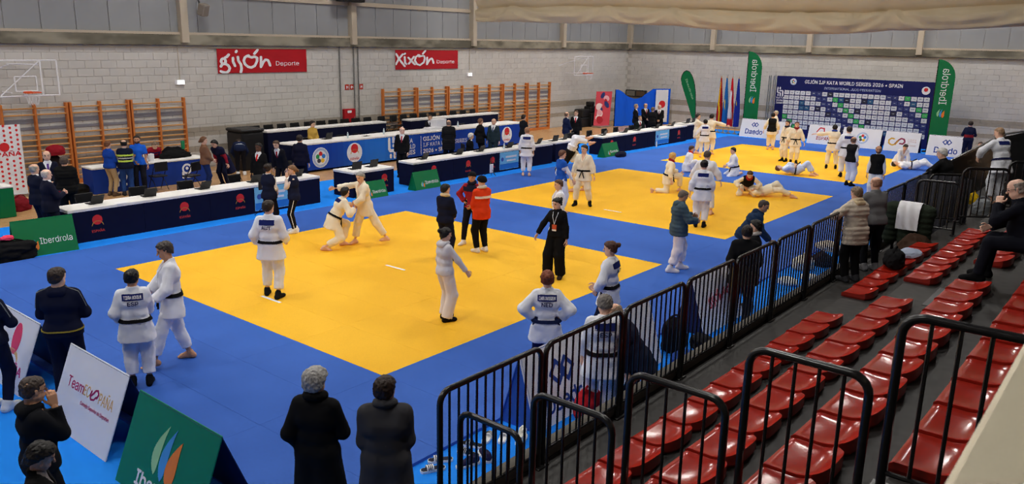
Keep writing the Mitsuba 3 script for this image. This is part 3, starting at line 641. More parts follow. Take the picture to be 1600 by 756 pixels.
# ---------------------------------------------------------------- stand seats and barriers
def seat_mesh():
    """a bleacher seat: dished pan, rolled front, low curled back with rounded corners; x along the row, -y to the back"""
    nu, nv = 19, 15; W_ = 0.2705; top, V = [], []
    for j in range(nv):
        for i in range(nu):
            u = -1+2*i/(nu-1); v = j/(nv-1)
            D = 0.425-0.085*abs(u)**3.2
            y = -v*D; x = u*W_
            z = 0.055-0.020*(1-u*u)**0.8*math.sin(math.pi*min(v*1.05, 1))+0.075*max(0, (v-0.62)/0.38)**2*(1-0.55*abs(u)**3)
            z += 0.009*abs(u)**12-0.010*u-0.018*max(0, (0.10-v)/0.10)**2
            V.append((x, y, z))
    n = len(V); V = np.array(V)
    low = V.copy(); low[:, 2] = np.minimum(V[:, 2]-0.028, 0.028)
    F = []
    for j in range(nv-1):
        for i in range(nu-1):
            a = j*nu+i; F += [(a, a+nu, a+nu+1), (a, a+nu+1, a+1), (n+a, n+a+nu+1, n+a+nu), (n+a, n+a+1, n+a+nu+1)]
    rim = [i for i in range(nu)]+[j*nu+nu-1 for j in range(1, nv)]+[(nv-1)*nu+i for i in range(nu-2, -1, -1)]+[j*nu for j in range(nv-2, 0, -1)]
    # side walls drop to the deck, tucked a little under the rim
    foot = low.copy(); foot[:, 2] = 0.0; foot[:, :2] *= 0.96
    for q in range(len(rim)):
        a, b = rim[q], rim[(q+1) % len(rim)]
        F += [(a, b, n+b), (a, n+b, n+a)]
        F += [(n+a, n+b, 2*n+b), (n+a, 2*n+b, 2*n+a)]
    return trimesh.Trimesh(np.vstack([V, low, foot]), np.array(F), process=False)
SEAT = seat_mesh(); SEAT.fix_normals(); SEAT_PLY = mikit.ply(SEAT, 'seat_red', smooth=42)
PITCH_S = 0.55
ROWN = ('front', 'second', 'third', 'fourth')
def seat_row(n, x1, count, sect):
    """count seats of row n, the last one ending at x1"""
    for q in range(count):
        x = x1-PITCH_S*(q+0.5)
        k = thing('stadium_chair', f'glossy red stadium chair, {ROWN[n-1]} row of the {sect} block, {ORD[q]} from its far end', 'chair', f'red seats of the {ROWN[n-1]} row in the {sect} block')
        d = dict(SEAT_PLY); d['to_world'] = T().translate([x, FRONT(n+1)+0.015, TIER(n+1)+0.001]); scene[k] = d
for n, c, x in ((1, 12, 3.9), (2, 12, 3.9), (3, 12, 3.9), (4, 13, 4.8)): seat_row(n, x, c, 'near')
seat_row(1, 9.4, 8, 'far'); seat_row(2, 9.4, 8, 'far'); seat_row(3, 10.0, 9, 'far')
def arch(a, b, h, r, z0):
    """an upside-down U of tube from a to b (horizontal points), rounded corners"""
    a, b = np.array([a[0], a[1], z0]), np.array([b[0], b[1], z0]); d = unit(b-a); R = 0.11
    pts = [a, a+[0, 0, (h-R)*0.5], a+[0, 0, h-R]]
    for q in np.linspace(0, math.pi/2, 6)[1:]: pts.append(a+d*R*(1-math.cos(q))+np.array([0, 0, h-R+R*math.sin(q)]))
    for q in np.linspace(math.pi/2, 0, 6): pts.append(b-d*R*(1-math.cos(q))+np.array([0, 0, h-R+R*math.sin(q)]))
    pts += [b+[0, 0, (h-R)*0.5], b]
    return tube(pts, r, 10)
def barrier(label, a, b, z0, h, nb, group, low=0.13, r=0.026):
    k = thing('stand_barrier', label, 'barrier', group)
    put(k, 'frame', arch(a, b, h, r, z0), 'rail_black', smooth=40)
    a3, b3 = np.array([*a, z0+low]), np.array([*b, z0+low]); put(k, 'lower_rail', bar(a3, b3, 0.016), 'rail_black', smooth=40)
    d = unit(b3-a3); L_ = np.linalg.norm(b3-a3)
    m = bar(np.zeros(3), np.array([0, 0, h-low-0.02]), 0.0115, 6); pl = mikit.ply(m, 'rail_black', smooth=40)
    for q in range(nb):
        p = a3+d*L_*(q+1)/(nb+1); again(k, 'upright', pl, T().translate(p.tolist()))
    for p in (a, b): put(k, 'foot_plate', cbox(p[0]-0.05, p[0]+0.05, p[1]-0.05, p[1]+0.05, z0, z0+0.02, 0.004), 'rail_black')
    return k
ordn = lambda q: ORD[q] if q < len(ORD) else f'{q+1}th'
for q in range(14):
    x0 = -2.79+1.42*q
    barrier(f'black barrier panel on the kerb along the mats, {ordn(q)} from the near end', (x0+0.03, -3.82), (x0+1.38, -3.82), 0.6, 1.25, 11, 'barrier panels along the mats', 0.16)
for n in range(1, 6):
    y0 = -3.80-0.82*(n-1)
    barrier('black barrier at the near end of the seats, ' + ('lowest and smallest in view', 'second step up', 'third step up', 'fourth step up', 'highest and closest to the camera')[n-1], (-2.56, y0-(0.06 if n == 1 else 0)), (-2.56, y0-0.70), TIER(n), 1.03, 4, 'barriers at the near end of the seats', 0.10)
barrier('black barrier across the far aisle beside the green puffer jacket', (10.0, -4.05), (10.0, -4.62), 0.6, 1.08, 5, None, 0.12)
barrier('black barrier in front of the grey covered stair side', (10.6, -4.24), (10.7, -4.98), 1.0, 1.06, 5, None, 0.12)
barrier('black barrier with a shiny top rail, standing behind another one by the dark stair side', (11.6, -4.25), (12.0, -4.85), 1.0, 1.06, 4, None, 0.12)
barrier('black barrier across the aisle in front of the white judoka leaning on the stand', (10.15, -5.1), (10.7, -5.78), 1.4, 1.03, 6, None, 0.10)
barrier('black barrier at the far right, behind the seated man', (12.0, -5.6), (12.3, -6.4), 1.4, 1.03, 6, None, 0.10)

# ---------------------------------------------------------------- flat signs
XR, YU = np.array([1.0, 0, 0]), np.array([0, 0, 1.0])
def disc(r): return Point(0, 0).buffer(r, 12)
def flat(key, nm, poly, o, right, up, m, d=0.004, label=None): return put(key, nm, prism(poly, d, o, right, up), m, label=label)
def stroke(pts, w): return LineString(pts).buffer(w, 6)
def leaf_logo(key, o, right, up, s):
    """three leaning leaves"""
    n = np.cross(right, up)
    for k_, (dx, c, sc) in enumerate(((-0.42, (150, 200, 150), 0.95), (0.0, (70, 150, 215), 1.0), (0.42, (232, 128, 48), 0.9))):
        t_ = np.linspace(0, 1, 14); wl_, wr_ = ((0.30, 0.10), (0.27, 0.14), (0.30, 0.26))[k_]; L_ = [(dx+0.34*(q-0.3)**2*(1 if q > 0.3 else 0)*1.6-wl_*math.sin(math.pi*q**0.72), -0.80-0.08*k_+1.65*q*sc) for q in t_]; R_ = [(dx+0.34*(q-0.3)**2*(1 if q > 0.3 else 0)*1.6+wr_*math.sin(math.pi*q**0.62), -0.80-0.08*k_+1.65*q*sc) for q in t_[::-1]]
        flat(key, 'leaf', Polygon([(a*s, b*s) for a, b in L_+R_]).buffer(0), o+n*0.001*k_, right, up, paint(c), 0.003)
def spain_ball(key, o, right, up, s, dark=False, text=True):
    """red ball over a bowl with lettering"""
    flat(key, 'red_ball', affinity.translate(disc(0.34*s), 0, 0.42*s), o, right, up, paint((206, 40, 44)), 0.004)
    flat(key, 'gold_arc', affinity.translate(disc(0.40*s), 0, -0.02*s).difference(affinity.translate(disc(0.37*s), 0, -0.07*s)).intersection(Polygon([(-s, 0.02*s), (s, 0.02*s), (s, s), (-s, s)])), o, right, up, paint((190, 140, 60)), 0.004)
    if text: put(key, 'lettering', letters('ESPAÑA', 0.16*s, o-up*0.42*s, right, up, 'c', True, 0.004), paint((200, 60, 56) if dark else (176, 40, 60)))
def ring_logo(key, o, right, up, r):
    """round federation seal: white disc, rim lettering band and five coloured figures"""
    n = np.cross(right, up)
    flat(key, 'seal', disc(r), o, right, up, 'board_white', 0.004)
    flat(key, 'seal_rim', disc(0.93*r).difference(disc(0.70*r)), o+n*0.002, right, up, paint((170, 186, 214)), 0.004)
    for q, c in enumerate(((196, 44, 44), (50, 120, 200), (232, 190, 60), (70, 70, 80), (40, 140, 80))):
        a = math.pi/2-q*2*math.pi/5; flat(key, 'figure', affinity.translate(affinity.scale(disc(0.22*r), 1, 1), 0.38*r*math.cos(a), 0.38*r*math.sin(a)), o+n*0.003, right, up, paint(c), 0.004)
def diamonds(key, o, right, up, s, c=(34, 62, 140)):
    """two linked open squares standing on their corners"""
    P = []
    for dx in (-0.38, 0.38):
        sq = Polygon([(dx-0.62, 0), (dx, 0.62), (dx+0.62, 0), (dx, -0.62)]).buffer(0.05, 4); P.append(sq.difference(Polygon([(dx-0.40, 0), (dx, 0.40), (dx+0.40, 0), (dx, -0.40)])))
    flat(key, 'emblem', affinity.scale(union_all(P), s, s, origin=(0, 0)), o, right, up, paint(c), 0.004)
def aframe(name, label, catg, a, right, w, slant, back, face, rear, thick=0.012, side=False):
    """an A-frame board: front panel from the floor corner a along right, leaning back to a ridge, and a rear panel"""
    right = np.asarray(right, float); k = thing(name, label, catg)
    a = np.asarray(a, float); back = np.asarray(back, float); hz = math.sqrt(slant**2-(np.linalg.norm(back)/2)**2); up = unit(back/2+np.array([0, 0, hz])); n = np.cross(right, up)
    kf = put(k, 'front_panel', prism(rrect(0, 0, w, slant, 0.004), thick, a-n*thick, right, up), face)
    up2 = unit(-back/2+np.array([0, 0, hz])); o2 = a+back+right*w
    put(k, 'rear_panel', prism(rrect(0, 0, w, slant-0.01, 0.004), thick, o2-np.cross(-right, up2)*thick, -right, up2), rear)
    for e_ in ((0.02, w-0.03) if side else ()): put(k, 'side_panel', trimesh.Trimesh(np.array([a+right*e_, a+back+right*e_, a+up*slant*0.98+right*e_, a+right*(e_+0.01), a+back+right*(e_+0.01), a+up*slant*0.98+right*(e_+0.01)]), [(0, 1, 2), (3, 5, 4), (0, 2, 5), (0, 5, 3), (1, 4, 5), (1, 5, 2), (0, 3, 4), (0, 4, 1)], process=False), rear)
    return kf, a+n*0.0, up, n
NY = np.array([0, -1.0, 0])
# the three boards at the lower left
mat('board_navy', (22, 30, 70), 0.6, 0.2)
k, o, up, n = aframe('advertising_board', 'white A-frame board at the left edge, half hidden by the man in a navy tracksuit', 'sign', (-3.57, 4.62, -0.04), NY, 1.55, 0.99, (0.72, 0, 0), 'board_white', 'board_navy')
spain = lambda x_, y_: o+NY*x_+up*y_+n*0.001
flat(k, 'red_ball', affinity.scale(disc(0.17), 0.75, 1.25), spain(1.02, 0.66), NY, up, paint((222, 62, 98)), 0.003)
flat(k, 'gold_arc', affinity.scale(disc(0.20), 1.0, 0.6).difference(affinity.translate(affinity.scale(disc(0.20), 1.0, 0.6), 0, -0.06)), spain(1.0, 0.40), NY, up, paint((222, 180, 120)), 0.003)
put(k, 'lettering', letters('ESPAÑA', 0.115, spain(0.62, 0.22), NY, up, 'l', True, 0.003, 0.80), paint((196, 60, 120)))
flat(k, 'pink_stroke', stroke([(0.45, 0.20), (0.62, 0.02)], 0.03), spain(0, 0), NY, up, paint((222, 62, 98)), 0.003)
k, o, up, n = aframe('advertising_board', 'white A-frame board lettered TEAMESPAÑA beside the dark green board', 'sign', (-3.60, 2.07, -0.04), NY, 1.50, 0.99, (0.72, 0, 0), 'board_white', 'board_navy')
P_ = lambda x_, y_: o+NY*x_+up*y_+n*0.001
put(k, 'lettering', letters('Team', 0.125, P_(0.20, 0.52), NY, up, 'l', False, 0.003, 0.42), paint((172, 36, 92)))
put(k, 'lettering', letters('EC', 0.125, P_(0.63, 0.52), NY, up, 'l', False, 0.003, 0.15), paint((206, 168, 110)))
flat(k, 'ribbon_emblem', affinity.scale(union_all([stroke([(0.80, 0.55), (0.86, 0.62), (0.90, 0.68), (0.96, 0.70), (1.0, 0.64), (0.97, 0.57)], 0.016), stroke([(0.80, 0.64), (0.78, 0.56), (0.82, 0.50), (0.90, 0.52), (0.95, 0.58)], 0.016)]), 0.85, 0.68, origin=(0.89, 0.60)), P_(0, -0.015), NY, up, paint((150, 30, 84)), 0.003)
put(k, 'lettering', letters('PAÑA', 0.125, P_(1.01, 0.52), NY, up, 'l', False, 0.003, 0.34), paint((206, 168, 110)))
put(k, 'small_lettering', letters('Consejo Superior de Deportes', 0.042, P_(0.62, 0.40), NY, up, 'l', False, 0.003, 0.72), paint((172, 60, 100)))
mat('ibe_dark', (8, 118, 88), 0.5, 0.3)
k, o, up, n = aframe('advertising_board', 'dark green A-frame board with a leaf emblem at the bottom left, nearest the camera', 'sign', (-3.70, 0.12, -0.04), NY, 1.60, 0.99, (0.72, 0, 0), 'ibe_dark', 'board_navy')
leaf_logo(k, o+NY*0.80+up*0.56+n*0.001, NY, up, 0.34)
put(k, 'lettering', letters('Iberdrola', 0.15, o+NY*0.36+up*0.10+n*0.001, NY, up, 'l', True, 0.003, 0.95), 'board_white')
# white boards in front of the barrier (facing the stands)
k, o, up, n = aframe('advertising_board', 'white A-frame board with a blue diamond emblem, behind the barrier and the red bag', 'sign', (0.10, -2.66, -0.04), XR, 1.55, 0.99, (0, 0.6, 0), 'board_white', 'tatami_blue', side=True)
diamonds(k, o+XR*0.74+up*0.60+n*0.001, XR, up, 0.26); put(k, 'lettering', letters('Daedo', 0.20, o+XR*0.30+up*0.14+n*0.001, XR, up, 'l', True, 0.003), paint((34, 62, 140)))
k, o, up, n = aframe('advertising_board', 'white A-frame board with a blue emblem, behind the bending man in navy', 'sign', (1.72, -2.66, -0.04), XR, 1.50, 0.99, (0, 0.6, 0), 'board_white', 'tatami_blue', side=True)
diamonds(k, o+XR*0.66+up*0.56+n*0.001, XR, up, 0.26); put(k, 'lettering', letters('Daedo', 0.20, o+XR*0.28+up*0.12+n*0.001, XR, up, 'l', True, 0.003), paint((34, 62, 140)))
k, o, up, n = aframe('advertising_board', 'white A-frame board with red handwriting, beside the couple in dark coats', 'sign', (4.62, -2.66, -0.04), XR, 1.52, 0.99, (0, 0.6, 0), 'board_white', 'board_navy', side=True)
def gijon_strokes(s): 
    A = [(0.0, 0.0)]
    G_ = [[(48, 165), (38, 140), (50, 118), (66, 110), (84, 122), (90, 146), (80, 166), (62, 174), (48, 165)], [(88, 186), (108, 196), (126, 220)], [(34, 82), (50, 108), (84, 112), (116, 92), (130, 60), (118, 28), (92, 10), (60, 12), (30, 24)], [(172, 180), (170, 140), (190, 86)], [(210, 250), (216, 262)], [(228, 192), (230, 150), (258, 100), (262, 52), (252, 8)],
          [(350, 210), (310, 190), (292, 150), (304, 104), (340, 72), (376, 64), (418, 88), (446, 144), (448, 182), (420, 196), (384, 186), (346, 200)], [(420, 232), (458, 276)], [(494, 190), (488, 70)], [(490, 74), (518, 130), (548, 160), (576, 150), (590, 116), (598, 88)]]
    return affinity.scale(union_all([stroke(g, 15) for g in G_]), s, s, origin=(0, 0))
def xixon_strokes(s):
    G_ = [[(8, 190), (44, 120), (100, 40)], [(80, 188), (36, 130), (4, 66)], [(100, 154), (104, 80), (120, 66)], [(101, 190), (105, 196)], [(140, 146), (176, 104), (212, 60)], [(202, 156), (166, 100), (146, 70)], [(266, 176), (226, 156), (214, 110), (236, 66), (270, 50), (316, 86), (330, 136), (320, 166), (290, 166), (264, 156), (252, 178)], [(306, 192), (336, 232)], [(356, 146), (354, 60)], [(358, 70), (386, 120), (410, 136), (422, 112), (430, 76)]]
    return affinity.scale(union_all([stroke(g, 11) for g in G_]), s, s, origin=(0, 0))
put(k, 'lettering', prism(gijon_strokes(0.0009), 0.003, o+XR*0.35+up*0.38+n*0.001, XR, up), paint((196, 40, 60)))
put(k, 'lettering', prism(xixon_strokes(0.0009), 0.003, o+XR*0.92+up*0.44+n*0.001, XR, up), paint((196, 40, 60)))
# red banners high on the left wall
for nm, x0, x1, z0, z1, fn, den, sx, dep, lb in (('wall_banner', 9.08, 12.95, 3.29, 4.16, gijon_strokes, 290, 1060, (670, 85, 290), 'red banner with gijón in white script high on the block wall'), ('wall_banner', 17.67, 21.68, 3.31, 4.16, xixon_strokes, 240, 733, (470, 70, 216), 'red banner with xixón in white script high on the block wall')):
    k = thing(nm, lb, 'banner'); W_ = x1-x0; H_ = z1-z0
    kk = k; k = put(k, 'sheet', cbox(x0, x1, WY-0.045, WY-0.03, z0, z1, 0.004), 'banner_red')
    pts = fn(1.0); pts = affinity.scale(pts, W_/sx, H_/den, origin=(0, 0)).intersection(Polygon([(0, 0), (W_, 0), (W_, H_), (0, H_)]))
    put(k, 'script_lettering', prism(pts, 0.004, (x0, WY-0.046, z0), XR, YU), 'board_white')
    put(k, 'lettering', letters('Deporte', 0.62*den*0.3/den*H_, (x0+dep[0]/sx*W_, WY-0.046, z0+dep[1]/den*H_), XR, YU, 'l', False, 0.004, dep[2]/sx*W_), 'board_white')
    put(kk, 'hanging_rod', bar((x0-0.35, WY-0.05, z1+0.01), (x1+0.35, WY-0.05, z1+0.01), 0.014, 6), 'steel_beige')
# small green boards beside the mats
def green_board(x0, y0, w, ang, lb, sl=0.62):
    r_ = rot([0, 0, 1], ang) @ XR; k, o, up, n = aframe('advertising_board', lb, 'sign', (x0, y0, -0.04), r_, w, sl, (rot([0, 0, 1], ang) @ np.array([0, 0.42, 0])), 'ibe_green', 'ibe_green', side=True)
    leaf_logo(k, o+r_*0.30*w+up*0.32*sl+n*0.001, r_, up, 0.17*sl); put(k, 'lettering', letters('Iberdrola', 0.17*sl, o+r_*0.40*w+up*0.30*sl+n*0.001, r_, up, 'l', False, 0.003, w*0.53), 'board_white')
green_board(-0.98, 10.30, 1.22, -4, 'green A-frame board beside the heap of black bags', 0.80)
green_board(8.30, 10.08, 0.95, 0, 'small green A-frame board in front of the short table with two laptops', 0.55)
green_board(10.42, 10.06, 1.10, 0, 'small green A-frame board at the left corner of the middle judges table')
green_board(21.3, 10.05, 1.15, 0, 'small green A-frame board with a dark bag on it, at the far judges table')
# far row of white boards and the sponsor backdrop
WB = ((9.75, 8.22, 'Daedo', 'white board with blue diamonds beside the four furled flags', -0.3), (8.1, 7.0, None, 'blank part of a white board behind the two judoka left of the backdrop', 0.0), (6.05, 4.55, 'ESP', 'white board with a red sketch, behind the judoka with an outstretched arm', 0.0), (4.35, 2.55, 'SEAL', 'white board with a round seal in front of the backdrop', 0.1), (2.32, 0.80, 'CSD', 'white board with a gold and purple ribbon emblem', 0.35), (0.42, -1.15, 'Daedo', 'white board with blue diamonds at the right end of the far row', 0.6))
for (y0, y1, tx, lb, dx) in WB:
    w = y0-y1; k, o, up, n = aframe('advertising_board', lb, 'sign', (33.55-dx, y0, -0.04), NY, w, 0.98, (0.6, 0, 0), 'board_white', 'board_navy')
    q = lambda x_, y_: o+NY*x_+up*y_+n*0.001
    if tx == 'Daedo': put(k, 'lettering', letters('Daedo', 0.26, q(w/2, 0.18), NY, up, 'c', True, 0.003, 0.95), paint((34, 62, 140))); diamonds(k, q(w/2, 0.68), NY, up, 0.19)
    if tx == 'ESP':
        flat(k, 'red_stroke', stroke([(0.42, 0.62), (0.55, 0.82), (0.75, 0.80), (0.78, 0.62)], 0.03), q(0, 0), NY, up, paint((196, 60, 70)), 0.003); put(k, 'lettering', letters('ESPAÑA', 0.16, q(0.45, 0.22), NY, up, 'l', True, 0.003, 0.8), paint((150, 60, 60)))
    if tx == 'SEAL': ring_logo(k, q(w/2+0.05, 0.50), NY, up, 0.30)
    if tx == 'CSD':
        flat(k, 'gold_ribbon', stroke([(0.40, 0.62), (0.28, 0.64), (0.18, 0.54), (0.20, 0.40), (0.34, 0.32), (0.48, 0.36), (0.60, 0.56)], 0.035), q(0, 0), NY, up, paint((206, 160, 60)), 0.003); flat(k, 'purple_ribbon', stroke([(0.48, 0.40), (0.60, 0.58), (0.72, 0.66), (0.84, 0.62), (0.88, 0.50), (0.80, 0.40), (0.68, 0.42)], 0.035), q(0, 0), NY, up, paint((130, 36, 70)), 0.003)
        for j in range(4): put(k, 'small_lettering', letters(('CONSEJO', 'SUPERIOR', 'DE', 'DEPORTES')[j], 0.055, q(1.0, 0.60-0.09*j), NY, up, 'l', False, 0.003), paint((190, 150, 130)))
BX = 35.5
k = thing('sponsor_backdrop', 'long navy blue backdrop printed with the event title and rows of sponsor tiles', 'backdrop')
k = put(k, 'panel', cbox(BX, BX+0.06, 0.62, 8.62, -0.04, 3.13, 0.01), mat('backdrop_navy', (12, 20, 84), 0.6, 0.25))
q = lambda y, z: np.array([BX-0.003, y, z])
put(k, 'title_lettering', letters('GIJÓN IJF KATA WORLD SERIES 2026 • SPAIN', 0.17, q(7.12, 2.80), NY, YU, 'l', True, 0.004, 4.75), 'board_white')
put(k, 'title_lettering', letters('INTERNATIONAL JUDO FEDERATION', 0.12, q(6.10, 2.54), NY, YU, 'l', False, 0.004, 2.75), paint((190, 200, 225)))
ring_logo(k, q(7.72, 2.86), NY, YU, 0.17); flat(k, 'seal', disc(0.19), q(1.32, 2.72), NY, YU, 'board_white'); flat(k, 'red_ball', affinity.translate(disc(0.09), 0, 0.04), q(1.32, 2.72)-[0.004, 0, 0], NY, YU, paint((196, 40, 44)))
def kata_mark(key, o, right, up, s):
    flat(key, 'kata_emblem', union_all([stroke([(0.0, 1.0), (0.0, 0.45), (0.08, 0.36), (0.34, 0.36), (0.38, 0.30), (0.38, 0.0)], 0.085), stroke([(0.30, 0.84), (0.30, 1.02)], 0.085), stroke([(0.30, 0.62), (0.62, 0.62), (0.68, 0.55), (0.68, 0.0)], 0.085), stroke([(0.10, 0.02), (0.10, 0.12)], 0.08)]).buffer(0), o, right, up, 'board_white', 0.004) if s == 1 else flat(key, 'kata_emblem', affinity.scale(union_all([stroke([(0.0, 1.0), (0.0, 0.45), (0.08, 0.36), (0.34, 0.36), (0.38, 0.30), (0.38, 0.0)], 0.085), stroke([(0.30, 0.84), (0.30, 1.02)], 0.085), stroke([(0.30, 0.62), (0.62, 0.62), (0.68, 0.55), (0.68, 0.0)], 0.085), stroke([(0.10, 0.02), (0.10, 0.12)], 0.08)]), s, s, origin=(0, 0)), o, right, up, 'board_white', 0.004)
kata_mark(k, q(8.52, 2.10), NY, YU, 0.42)
for j, t_ in enumerate(('KATA', 'WORLD', 'SERIES')): put(k, 'side_lettering', letters(t_, 0.085, q(8.55, 1.95-0.13*j), NY, YU, 'l', True, 0.004, 0.42), 'board_white')
rng = np.random.default_rng(12); tv, tf, tc = [], [], []
for r in range(8):
    for c in range(25):
        y = 8.02-c*0.283; z = 2.30-r*0.252; d = (c-r) % 13
        col = (0.04, 0.05, 0.16) if d in (5, 6) else (0.05, 0.38, 0.10) if d == 8 else (0.62, 0.63, 0.66)
        if rng.random() < 0.10: col = (0.03, 0.10, 0.20) if rng.random() < 0.5 else (0.03, 0.03, 0.05)
        m = cbox(BX-0.006, BX, y-0.125, y+0.125, z-0.105, z+0.105, 0.002); tv.append(m.vertices); tf.append(m.faces); tc.append(np.tile(col, (len(m.vertices), 1)))
        c2 = (0.22, 0.25, 0.36) if sum(col) > 1.5 else (0.40, 0.42, 0.46); w_ = 0.035+0.035*rng.random(); m = cbox(BX-0.008, BX-0.005, y-w_, y+w_, z-0.012, z+0.025*rng.random()+0.008, 0.0006); tv.append(m.vertices); tf.append(m.faces); tc.append(np.tile(c2, (len(m.vertices), 1)))
def join_colored(tv, tf, tc):
    off = np.cumsum([0]+[len(v) for v in tv[:-1]]); return (np.vstack(tv), np.vstack([f+o for f, o in zip(tf, off)])), np.vstack(tc)
M, C_ = join_colored(tv, tf, tc); put(k, 'sponsor_tiles', M, 'print', color=C_)
for y, nm in ((8.86, 'left'), (0.36, 'right')):
    kk = thing('truss_tower', f'grey metal truss upright at the {nm} end of the sponsor backdrop', 'truss')
    for dx, dy in ((-0.13, -0.13), (0.13, -0.13), (-0.13, 0.13), (0.13, 0.13)): put(kk, 'chord', bar((BX+dx, y+dy, -0.04), (BX+dx, y+dy, 3.14), 0.024, 6), 'chrome')
    br = []
    for j in range(10):
        z0 = j*0.31
        for (a, b) in (((-.13, -.13), (.13, -.13)), ((-.13, .13), (.13, .13)), ((-.13, -.13), (-.13, .13)), ((.13, -.13), (.13, .13))):
            if j % 2: a, b = b, a
            br.append(bar((BX+a[0], y+a[1], z0), (BX+b[0], y+b[1], z0+0.31), 0.011, 5))
    put(kk, 'lacing', cat(br), 'chrome')
def feather(y0, x0, H_, W_, lb, tear=False, tilt=0.0):
    k = thing('feather_flag', lb, 'flag')
    r_ = rot([1, 0, 0], tilt) @ NY; u_ = rot([1, 0, 0], tilt) @ YU; o = np.array([x0, y0, 0.0])
    if tear: pts = [(1.02, .42), (1.01, 1.0), (.99, 1.5), (.93, 2.1), (.83, 2.6), (.68, 2.97), (.5, 3.2), (.32, 3.27), (.16, 3.2), (.04, 3.0), (.0, 2.78), (.05, 2.55), (.88, .6)]
    else: pts = [(0.0, H_*0.10), (0.0, H_)]+[(W_*math.sin(a), H_*(0.80+0.2*math.cos(a))) for a in np.linspace(0.15, math.pi/2, 10)]+[(W_*0.98, H_*0.10)]
    ks = flat(k, 'sail', Polygon(pts).buffer(0), o, r_, u_, 'ibe_green', 0.012)
    edge = pts[:11] if tear else [(0, H_*0.10), (0, H_*0.6), (0, H_)]
    if tear: edge = [(1.02, 0)]+edge
    else: edge = [(0, 0)]+edge
    e3 = [o+r_*a[0]+u_*a[1]-np.array([0.012, 0, 0]) for a in edge]; put(k, 'pole', tube(e3, 0.016, 6), 'plastic_black')
    put(k, 'base', cbox(x0-0.18, x0+0.18, y0-(W_ if tear else 0)-0.16, y0-(W_ if tear else 0)+0.16, -0.04, 0.02, 0.01), 'plastic_black')
    tu = -r_ if False else r_
    c = o+r_*W_*0.5+u_*H_*0.60-np.array([0.004, 0, 0])
    if tear:
        put(ks, 'lettering', letters('Iberdrola', 0.12, o+r_*W_*0.25+u_*H_*0.86-np.array([0.0135, 0, 0]), rot([1, 0, 0], -90+22) @ r_ if False else unit(0.42*r_-0.9*u_), unit(0.9*r_+0.42*u_), 'l', False, 0.003, H_*0.36), paint((160, 205, 170)))
    else:
        # the lettering runs down the sail, seen from the back: read bottom to top, mirrored as on the thin cloth
        m_ = letters('Iberdrola', W_*0.42, o+r_*W_*0.72+u_*H_*0.52-np.array([0.0135, 0, 0]), u_, r_*-1, 'l', False, 0.003, H_*0.38)
        v = np.array(m_.vertices); cy = (v[:, 1].min()+v[:, 1].max())/2; v[:, 1] = 2*cy-v[:, 1]; m_ = trimesh.Trimesh(v, m_.faces[:, ::-1], process=False); put(ks, 'lettering', m_, 'board_white'); leaf_logo(ks, o+r_*W_*0.5+u_*H_*0.43-np.array([0.016, 0, 0]), NY, YU, W_*0.30)
feather(9.92, 34.6, 4.36, 0.80, 'tall green feather flag between the four flags and the backdrop')
feather(0.72, 34.4, 4.20, 0.78, 'tall green feather flag at the right end of the backdrop')
feather(13.25, 33.6, 3.26, 1.02, 'green teardrop flag with a black edge standing left of the four flags', True, 0)
for y, cs, lb in ((11.30, lambda q, b: (228, 180, 30) if abs(b-0.55+q*0.9) < 0.42 and q > 0.08 else (170, 24, 30), 'red and yellow furled flag, first of the four on poles'), (10.97, lambda q, b: (225, 190, 60) if 0.45 < q < 0.62 and abs(b) < 0.25 else (30, 104, 176), 'blue furled flag with a yellow cross, second of the four on poles'), (10.66, lambda q, b: (196, 30, 40) if q < 0.25 or q > 0.85 or b < -0.75 else (222, 218, 218), 'red and white furled flag, third of the four on poles'), (10.30, lambda q, b: (220, 190, 60) if abs(q-0.5) < 0.03 and abs(b) < 0.2 else (26, 44, 140), 'dark blue furled flag with gold stars, last of the four on poles')):
    k = thing('furled_flag', lb, 'flag'); x0 = 34.5
    put(k, 'pole', bar((x0, y, 0), (x0, y, 3.02), 0.018, 6), 'rung_wood'); put(k, 'finial', lathe([(0, 0), (0.03, 0.02), (0.02, 0.08), (0, 0.14)], (x0, y, 3.0), 10), 'chrome')
    put(k, 'base', lathe([(0, 0), (0.14, 0), (0.14, 0.03), (0.05, 0.08), (0, 0.08)], (x0, y, -0.04), 16), 'chrome')
    V_, F_, C_ = [], [], []; na, nz = 28, 22
    for j in range(nz):
        z = 2.92-2.55*j/(nz-1); R_ = 0.03+0.10*min(1, (j/(nz-1))*1.5)
        for i in range(na):
            a = 2*math.pi*i/na; r_ = R_*(1+0.28*math.sin(5*a+j*0.15)+0.12*math.sin(9*a)); V_.append((x0+r_*math.cos(a), y+r_*math.sin(a)*0.9-0.05*j/(nz-1), z)); b_ = math.sin(a)+0.22*math.sin(j*0.5); C_.append(lin(cs(j/(nz-1), b_)))
            if j < nz-1: p0, p1 = j*na+i, j*na+(i+1) % na; F_ += [(p0, p0+na, p1+na), (p0, p1+na, p1)]
    put(k, 'cloth', (np.array(V_), np.array(F_)), 'print', smooth=True, color=np.array(C_))

